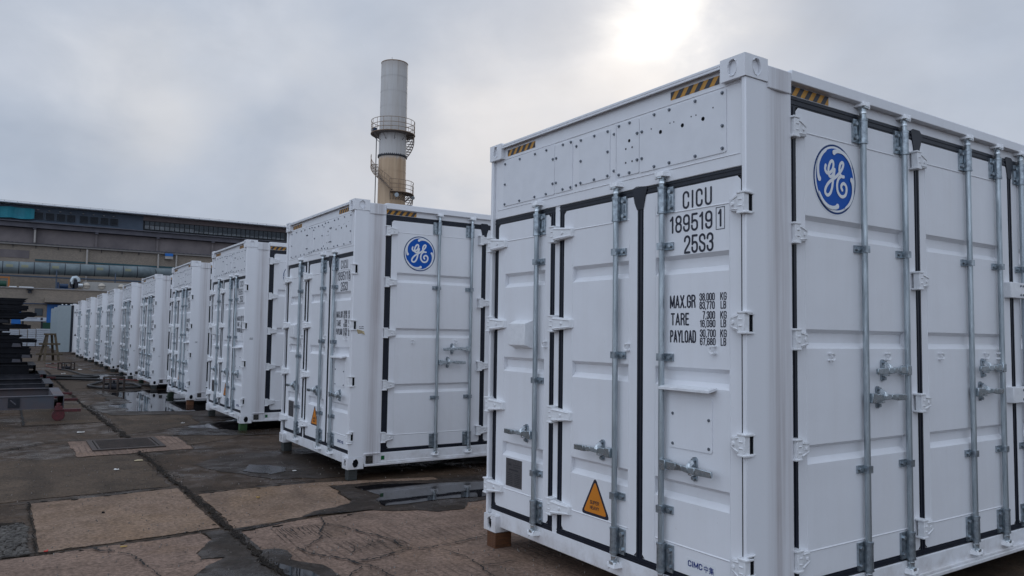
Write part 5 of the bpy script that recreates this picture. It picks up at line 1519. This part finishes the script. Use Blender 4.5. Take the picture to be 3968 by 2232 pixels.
mb = MB(); mb.box(0, .78, 0, .35, .30, .60); mb.build('hood', 'blue_paint', bw); mb = MB(); mb.box(0, .78, .02, .35, .0, .28); mb.box(-.01, .79, 0, .02, .12, .15); mb.build('body', 'pipe_white', bw)
# big duct
YD = 82.0
dxm, dzm, dk = fmap(54, YD)
duct = empty('exhaust_duct', (dxm(-8), YD, dzm(5.1)), 'large grey-green exhaust duct running along the factory front', 'duct')
def dpos(x):   # centre height rises slowly to the right
    return (dxm(x) - dxm(-8), 0, dzm(5.155 + (x + 3.8) * .0175) - dzm(5.1))
rd = .385 * dk
seams_x = [-10.2, -8.6, -7.0, -5.4, -3.65, -2.81, -2.0, -1.16, -.32, .52, 1.35, 2.18, 3.02, 3.87]
mb = MB(); mb.tube([dpos(x) for x in (-14, -8, -4, 0, 3.87)] + [Vector(dpos(4.4)) + Vector((0, .25, .02)), Vector(dpos(4.8)) + Vector((0, .9, .04)), Vector(dpos(5.4)) + Vector((0, 1.9, .06)), Vector(dpos(6.8)) + Vector((0, 2.4, .1))], rd, 28)
mb.build('pipe', 'duct_metal', duct)
mb = MB()
for x in seams_x:
    p = Vector(dpos(x)); mb.cyl(p - Vector((.03, 0, 0)), p + Vector((.03, 0, 0)), rd * 1.022, n=28)
for x in (4.15, 4.5, 4.85):
    p = Vector(dpos(x)) + Vector((0, .25 + (x - 4.15) * 1.0, 0)); mb.cyl(p - Vector((.03, .03, 0)), p + Vector((.03, .03, 0)), rd * 1.02, n=28)
mb.build('seam_bands', 'dark_steel', duct)
mb = MB()
for x in (-3.3, -2.5, -.85, 1.65, 3.3):
    p = Vector(dpos(x)); 
    for t in range(3): 
        a = R(-62 + t * 9); a2 = R(-62 + (t + 1) * 9)
        mb.face([(p.x - .28, -rd * 1.005 * math.cos(a + R(62) - R(0)), p.z + rd * 1.005 * math.sin(a + R(62))), (p.x + .28, -rd * 1.005 * math.cos(a + R(62)), p.z + rd * 1.005 * math.sin(a + R(62))),
                 (p.x + .28, -rd * 1.005 * math.cos(a2 + R(62)), p.z + rd * 1.005 * math.sin(a2 + R(62))), (p.x - .28, -rd * 1.005 * math.cos(a2 + R(62)), p.z + rd * 1.005 * math.sin(a2 + R(62)))])
mb.build('yellow_marks', 'duct_yellow', duct, recalc=False)
sp = MB()
for x in (-6.5, -.78, 2.55):
    sp.box(dxm(x) - dxm(-8) - .05, dxm(x) - dxm(-8) + .05, -rd - .12, -rd - .02, dzm(3.87) - dzm(5.1), dzm(5.12) - dzm(5.1))
sp.box(-6, dxm(6) - dxm(-8), -rd - .12, -rd - .04, -rd - .14, -rd - .06)
sp.box(-6, dxm(6) - dxm(-8), rd - .1, rd, -rd - .14, -rd - .06)
sp.build('support_stand', 'steel_cladding', duct)
# annex in front
YA = 78.0
axm, azm, ak = fmap(52, YA)
ann = empty('annex_building', (axm(0), YA, GZ), 'low beige brick annex with a flat roof behind the row end', 'building')
def ab(name, x0, x1, y0, y1, z0, z1, m, par=None, **kw):
    mb = MB(); mb.box(axm(x0) - axm(0), axm(x1) - axm(0), y0, y1, azm(z0) - GZ, azm(z1) - GZ); return mb.build(name, m, par or ann, **kw)
ab('wall', -30, 14, 0, 7.0, -.9, 3.80, 'tile_wall')
ab('roof_edge', -30, 14, -.12, 7.1, 3.802, 3.86, 'gutter')
ab('canopy', -1.41, 14, -1.6, -.002, 2.98, 3.25, 'tile_wall')
wdn = ab('window', -1.89, -1.46, -.05, -.002, 2.16, 2.61, 'window_frame')
mb = MB(); mb.box(axm(-1.85) - axm(0), axm(-1.50) - axm(0), -.07, -.052, azm(2.20) - GZ, azm(2.57) - GZ); mb.build('pane', 'window_pane', wdn)
ab('door', -1.25, .3, -.06, -.003, 1.76, 2.88, 'blue_paint')
ab('door', -3.05, -2.57, -.06, -.003, 1.60, 2.52, 'blue_paint')
ab('green_panel', -1.46, -.8, -.06, -.003, .4, 1.76, 'green_paint')
bp = ab('blue_pipe', -3.0, 1.5, -.25, -.10, 2.87, 2.92, 'blue_dark')
lmp = MB(); lmp.box(-.25, .25, -.5, 0, .0, .10); lmp.cyl((0, -.3, -.28), (0, -.3, 0), .16, .10, n=10); o = lmp.build('wall_lamp', 'dark_steel'); o.location = (axm(-2.19), YA - .002, azm(3.71)); tag(o, 'small dark floodlight near the top of the brick annex wall', 'lamp')
vb = empty('vent_box', (axm(.68), YA + 1.2, azm(3.88)), 'long pale box with round dome lights on the annex roof', 'vent box')
mb = MB(); mb.box(0, axm(5) - axm(.68), 0, 1.6, 0, azm(4.42) - azm(3.88)); mb.build('body', 'pale_box', vb)
for x in (.86, 1.72, 2.86):
    d_ = MB(); xc = axm(x) - axm(.68)
    for j in range(6):
        a0, a1 = R(j * 15), R((j + 1) * 15)
        d_.cyl((xc, -.18 * math.sin(a0) - .005, .40), (xc, -.18 * math.sin(a1) - .005, .40), .30 * math.cos(a0) + .001, .30 * math.cos(a1) + .001, n=18, caps=False)
    o2 = d_.build('dome', 'dome', vb); mb = MB(); mb.box(xc - .33, xc + .33, -.22, -.17, .37, .41); mb.build('bar', 'dark_steel', o2)
bl2 = empty('blower', (axm(-.45), YA + 1.0, azm(3.88)), 'dark blower with a shiny round elbow on the annex roof', 'blower')
mb = MB(); mb.box(-.45, .95, 0, .8, 0, .10); mb.box(-.45, -.30, 0, .8, .10, .62); mb.box(.82, .95, 0, .8, .10, .62); mb.cyl((-.25, .4, .30), (.45, .4, .30), .22, n=14); mb.build('base', 'blue_dark', bl2)
mb = MB(); mb.cyl((.98, .0, .50), (.98, .5, .50), .42, n=20); mb.build('casing', 'dark_steel', bl2)
mb = MB(); mb.tube([(.75, .2, .5), (.75, .2, .85), (.85, .2, 1.08), (1.05, .2, 1.12), (1.2, .2, 1.0), (1.25, .2, .75)], .22, 16); mb.build('elbow', 'galvanized', bl2)
mb = MB(); mb.cyl((1.25, .1, .42), (1.62, .1, .42), .20, .14, n=16); mb.build('outlet', 'bright_zinc', bl2)
oc_ = empty('roof_machine', (axm(-3.9), YA + 1.0, azm(3.88)), 'orange framed machine with a green tank on the annex roof', 'machine')
mb = MB(); mb.box(0, .14, 0, .12, 0, .80); mb.box(.85, .98, 0, .12, 0, .80); mb.box(0, .98, 0, .12, .80, .92); mb.build('frame', 'orange_paint', oc_)
mb = MB(); mb.cyl((.18, .3, .3), (.75, .3, .3), .26, n=14); mb.build('tank', 'green_paint', oc_)
for x0, x1, lab in ((-3.26, -2.87, 'left of two flat white boards lying on the annex roof edge'), (-2.75, -2.0, 'longer flat white board right of the other on the annex roof edge')):
    mb = MB(); mb.box(0, axm(x1) - axm(x0), 0, .3, 0, .07); o = mb.build('roof_board', 'sticker_white'); o.location = (axm(x0), YA + .1, azm(3.865)); tag(o, lab, 'board', 'white boards on the annex roof')
# white machine and stacked white panels at the foot of the annex
wm = empty('white_machine', (axm(-2.6), YA - 3, azm(1.80)), 'long low white machine housing against the annex wall', 'machine')
mb = MB(); mb.box(0, axm(-1.32) - axm(-2.6), 0, 1.2, 0, azm(2.03) - azm(1.80)); mb.build('housing', 'pallet_wrap', wm, bevel=.04)
mb = MB(); mb.box(.1, 1.2, -.02, 0, .28, .31); mb.box(1.45, 1.62, -.02, 0, .12, .32); mb.build('dark_slots', 'letter_black', wm)
mb = MB(); mb.box(.1, .25, .2, .35, GZ - azm(1.80), 0); mb.box(1.5, 1.65, .2, .35, GZ - azm(1.80), 0); mb.build('legs', 'dark_steel', wm)
YW = 72.0
wxm, wzm, wk = fmap(50, YW)
cols = [(-4.3, -2.62, 'left'), (-2.60, -2.22, 'second'), (-2.20, -1.80, 'third'), (-1.78, -.9, 'right')]
for ci, (x0, x1, nm_) in enumerate(cols):
    root = empty('panel_stack', (wxm(x0), YW, GZ), '%s column of the long pile of white boards before the annex' % {'left': 'leftmost', 'second': 'second', 'third': 'third', 'right': 'rightmost'}[nm_], 'board stack', 'piles of white boards')
    ztop = wzm((1.30, 1.33, 1.35, 1.37)[ci]) - GZ; n = 9; hh = ztop / n
    for k in range(n):
        mb = MB(); mb.box(0, wxm(x1) - wxm(x0) - .03, random.uniform(0, .04), 2.2, k * hh + .02, (k + 1) * hh); mb.build('board', 'pallet_wrap', root, bevel=.01)
# chimney
k15 = 1.5
def chp(x, y): return CAM.x + (x - CAM.x) * k15, CAM.y + (y - CAM.y) * k15
cx0, cy0 = chp(29.76, 70.48)
zc = lambda z: CAM.z + (z - CAM.z) * k15 - GZ
ch = empty('chimney', (cx0, cy0, GZ), 'tall steel chimney with ringed platforms and a spiral stair, rusty below', 'chimney')
rt = 1.395 * k15; rb_ = 1.44 * k15
mb = MB(); mb.cyl((0, 0, 0), (0, 0, zc(19.95)), rb_ * 1.02, rb_, n=56, caps=False); mb.cyl((0, 0, zc(19.95)), (0, 0, zc(30.0)), rb_, rt, n=56)
mb.build('shaft', 'chimney_paint', ch)
mb = MB()
for z in (28.4, 26.8, 25.2, 23.9, 18.3, 17.0): mb.cyl((0, 0, zc(z)), (0, 0, zc(z) + .07), rt * (1.022 if z > 20 else 1.045), n=56, caps=False)
mb.build('weld_rings', 'chimney_paint', ch)
mb = MB(); mb.cyl((0, 0, zc(19.88)), (0, 0, zc(20.02)), rb_ * 1.075, n=56)
for k in range(44):
    a = k * 2 * math.pi / 44; mb.cyl((rb_ * 1.05 * math.cos(a), rb_ * 1.05 * math.sin(a), zc(20.0)), (rb_ * 1.05 * math.cos(a), rb_ * 1.05 * math.sin(a), zc(20.12)), .05, n=5)
mb.build('flange', 'dark_steel', ch)
mb = MB(); mb.cyl((0, 0, zc(29.97)), (0, 0, zc(30.05)), rt * 1.02, n=56); mb.build('crown', 'rail_rust', ch)
mb = MB(); mb.cyl((-.7, -.5, zc(30)), (-.7, -.5, zc(30.6)), .025, n=6); mb.build('lightning_rod', 'dark_steel', ch)
# platforms: camera bearing of the chimney
bear = math.atan2(CAM.y - cy0, CAM.x - cx0)   # direction from chimney to camera
def platform(zf, ra, a0, a1, rail_h):
    mb = MB(); n = 40; ri = rb_ * 1.0
    p = empty('x', (0, 0, 0)); bpy.data.objects.remove(p)
    for i in range(n):
        t0 = a0 + (a1 - a0) * i / n; t1 = a0 + (a1 - a0) * (i + 1) / n
        pb = [(ri * math.cos(t0), ri * math.sin(t0)), (ra * math.cos(t0), ra * math.sin(t0)), (ra * math.cos(t1), ra * math.sin(t1)), (ri * math.cos(t1), ri * math.sin(t1))]
        mb.hexa([(q[0], q[1], zf - .06) for q in pb], [(q[0], q[1], zf) for q in pb])
    o = mb.build('platform', 'platform_grey', ch, smooth=False)
    ed = MB(); rl = MB()
    pts = [(ra * math.cos(a0 + (a1 - a0) * i / n), ra * math.sin(a0 + (a1 - a0) * i / n)) for i in range(n + 1)]
    ed.tube([(q[0] * 1.01, q[1] * 1.01, zf) for q in pts], .07, 6)
    ed.build('edge_plate', 'rail_rust', o)
    for hh in (rail_h, rail_h * .62, rail_h * .3): rl.tube([(q[0], q[1], zf + hh) for q in pts], .048, 5)
    m_ = max(3, int((a1 - a0) * ra / 1.15))
    for i in range(m_ + 1):
        t = a0 + (a1 - a0) * i / m_; rl.cyl((ra * math.cos(t), ra * math.sin(t), zf), (ra * math.cos(t), ra * math.sin(t), zf + rail_h), .035, n=5)
    rl.build('railing', 'rail_rust', o)
    br = MB()
    for i in range(10):
        t = a0 + (a1 - a0) * i / 10; br.cyl((ri * math.cos(t), ri * math.sin(t), zf - 1.1), (ra * .93 * math.cos(t), ra * .93 * math.sin(t), zf - .12), .05, n=5)
    br.build('braces', 'platform_grey', o)
ra_ = 2.28 * k15
platform(zc(22.35), ra_, 0, 2 * math.pi, 2.1)
# image right of the chimney corresponds to cr direction
ar = math.atan2(cr.y, cr.x)
platform(zc(15.98), ra_, bear + R(-5), bear + R(105), 1.9)
def stairs(z_lo, z_hi, ang_lo, ang_hi, nst):
    mb = MB(); rl = MB(); P1 = []; P2 = []
    ri, ro = rb_ * 1.05, ra_ * .98
    for i in range(nst):
        t = i / (nst - 1); a = ang_lo + (ang_hi - ang_lo) * t; z = z_lo + (z_hi - z_lo) * t; da = abs(ang_hi - ang_lo) / nst * .48
        pb = [(ri * math.cos(a - da), ri * math.sin(a - da)), (ro * math.cos(a - da), ro * math.sin(a - da)), (ro * math.cos(a + da), ro * math.sin(a + da)), (ri * math.cos(a + da), ri * math.sin(a + da))]
        mb.hexa([(q[0], q[1], z - .07) for q in pb], [(q[0], q[1], z) for q in pb])
        P1.append((ro * math.cos(a), ro * math.sin(a), z + 1.6)); P2.append((ro * math.cos(a), ro * math.sin(a), z + .8))
        rl.cyl((ro * math.cos(a), ro * math.sin(a), z - .1), (ro * math.cos(a), ro * math.sin(a), z + 1.6), .03, n=5)
    rl.tube(P1, .048, 5); rl.tube(P2, .042, 5); rl.tube([(p[0], p[1], p[2] - 1.65) for p in P1], .06, 5)
    o = mb.build('spiral_stair', 'platform_grey', ch, smooth=False); rl.build('railing', 'rail_rust', o)
# right-hand flight below upper platform, left-hand flight to the lower one, flight under lower one
stairs(zc(20.0), zc(22.2), ar + R(70), ar + R(-5), 11)
stairs(zc(16.2), zc(19.2), bear + R(0), bear + R(-100), 16)
stairs(zc(13.5), zc(15.9), ar + R(70), ar + R(-5), 12)
mb = MB(); lx, ly = -cr.x * rb_ * 1.12, -cr.y * rb_ * 1.12
mb.cyl((lx - .2, ly, zc(8)), (lx - .2, ly, zc(22.1)), .07, n=6); mb.build('cable_conduit', 'dark_steel', ch)
mb = MB(); q = -cf * 1.0
def onrim(a, z, r_=ra_): return (r_ * math.cos(a), r_ * math.sin(a), z)
p = onrim(bear + R(-70), zc(22.35) + .2, ra_ * .9); mb.box(p[0] - .3, p[0] + .3, p[1] - .3, p[1] + .3, p[2], p[2] + .5); mb.build('equipment_box', 'blue_dark', ch)
mb = MB(); p = onrim(bear + R(14), zc(15.8), ra_ * 1.0); mb.cyl((p[0], p[1], p[2] - .3), (p[0] + q.x * .3, p[1] + q.y * .3, p[2] - .35), .28, .34, n=12); mb.build('floodlight', 'galvanized', ch)
mb = MB(); p = onrim(bear + R(70), zc(15.75), ra_ * 1.05); mb.cyl((p[0], p[1], p[2] - .2), (p[0] + q.x * .3, p[1] + q.y * .3, p[2] - .3), .24, .3, n=12); mb.build('floodlight', 'galvanized', ch)
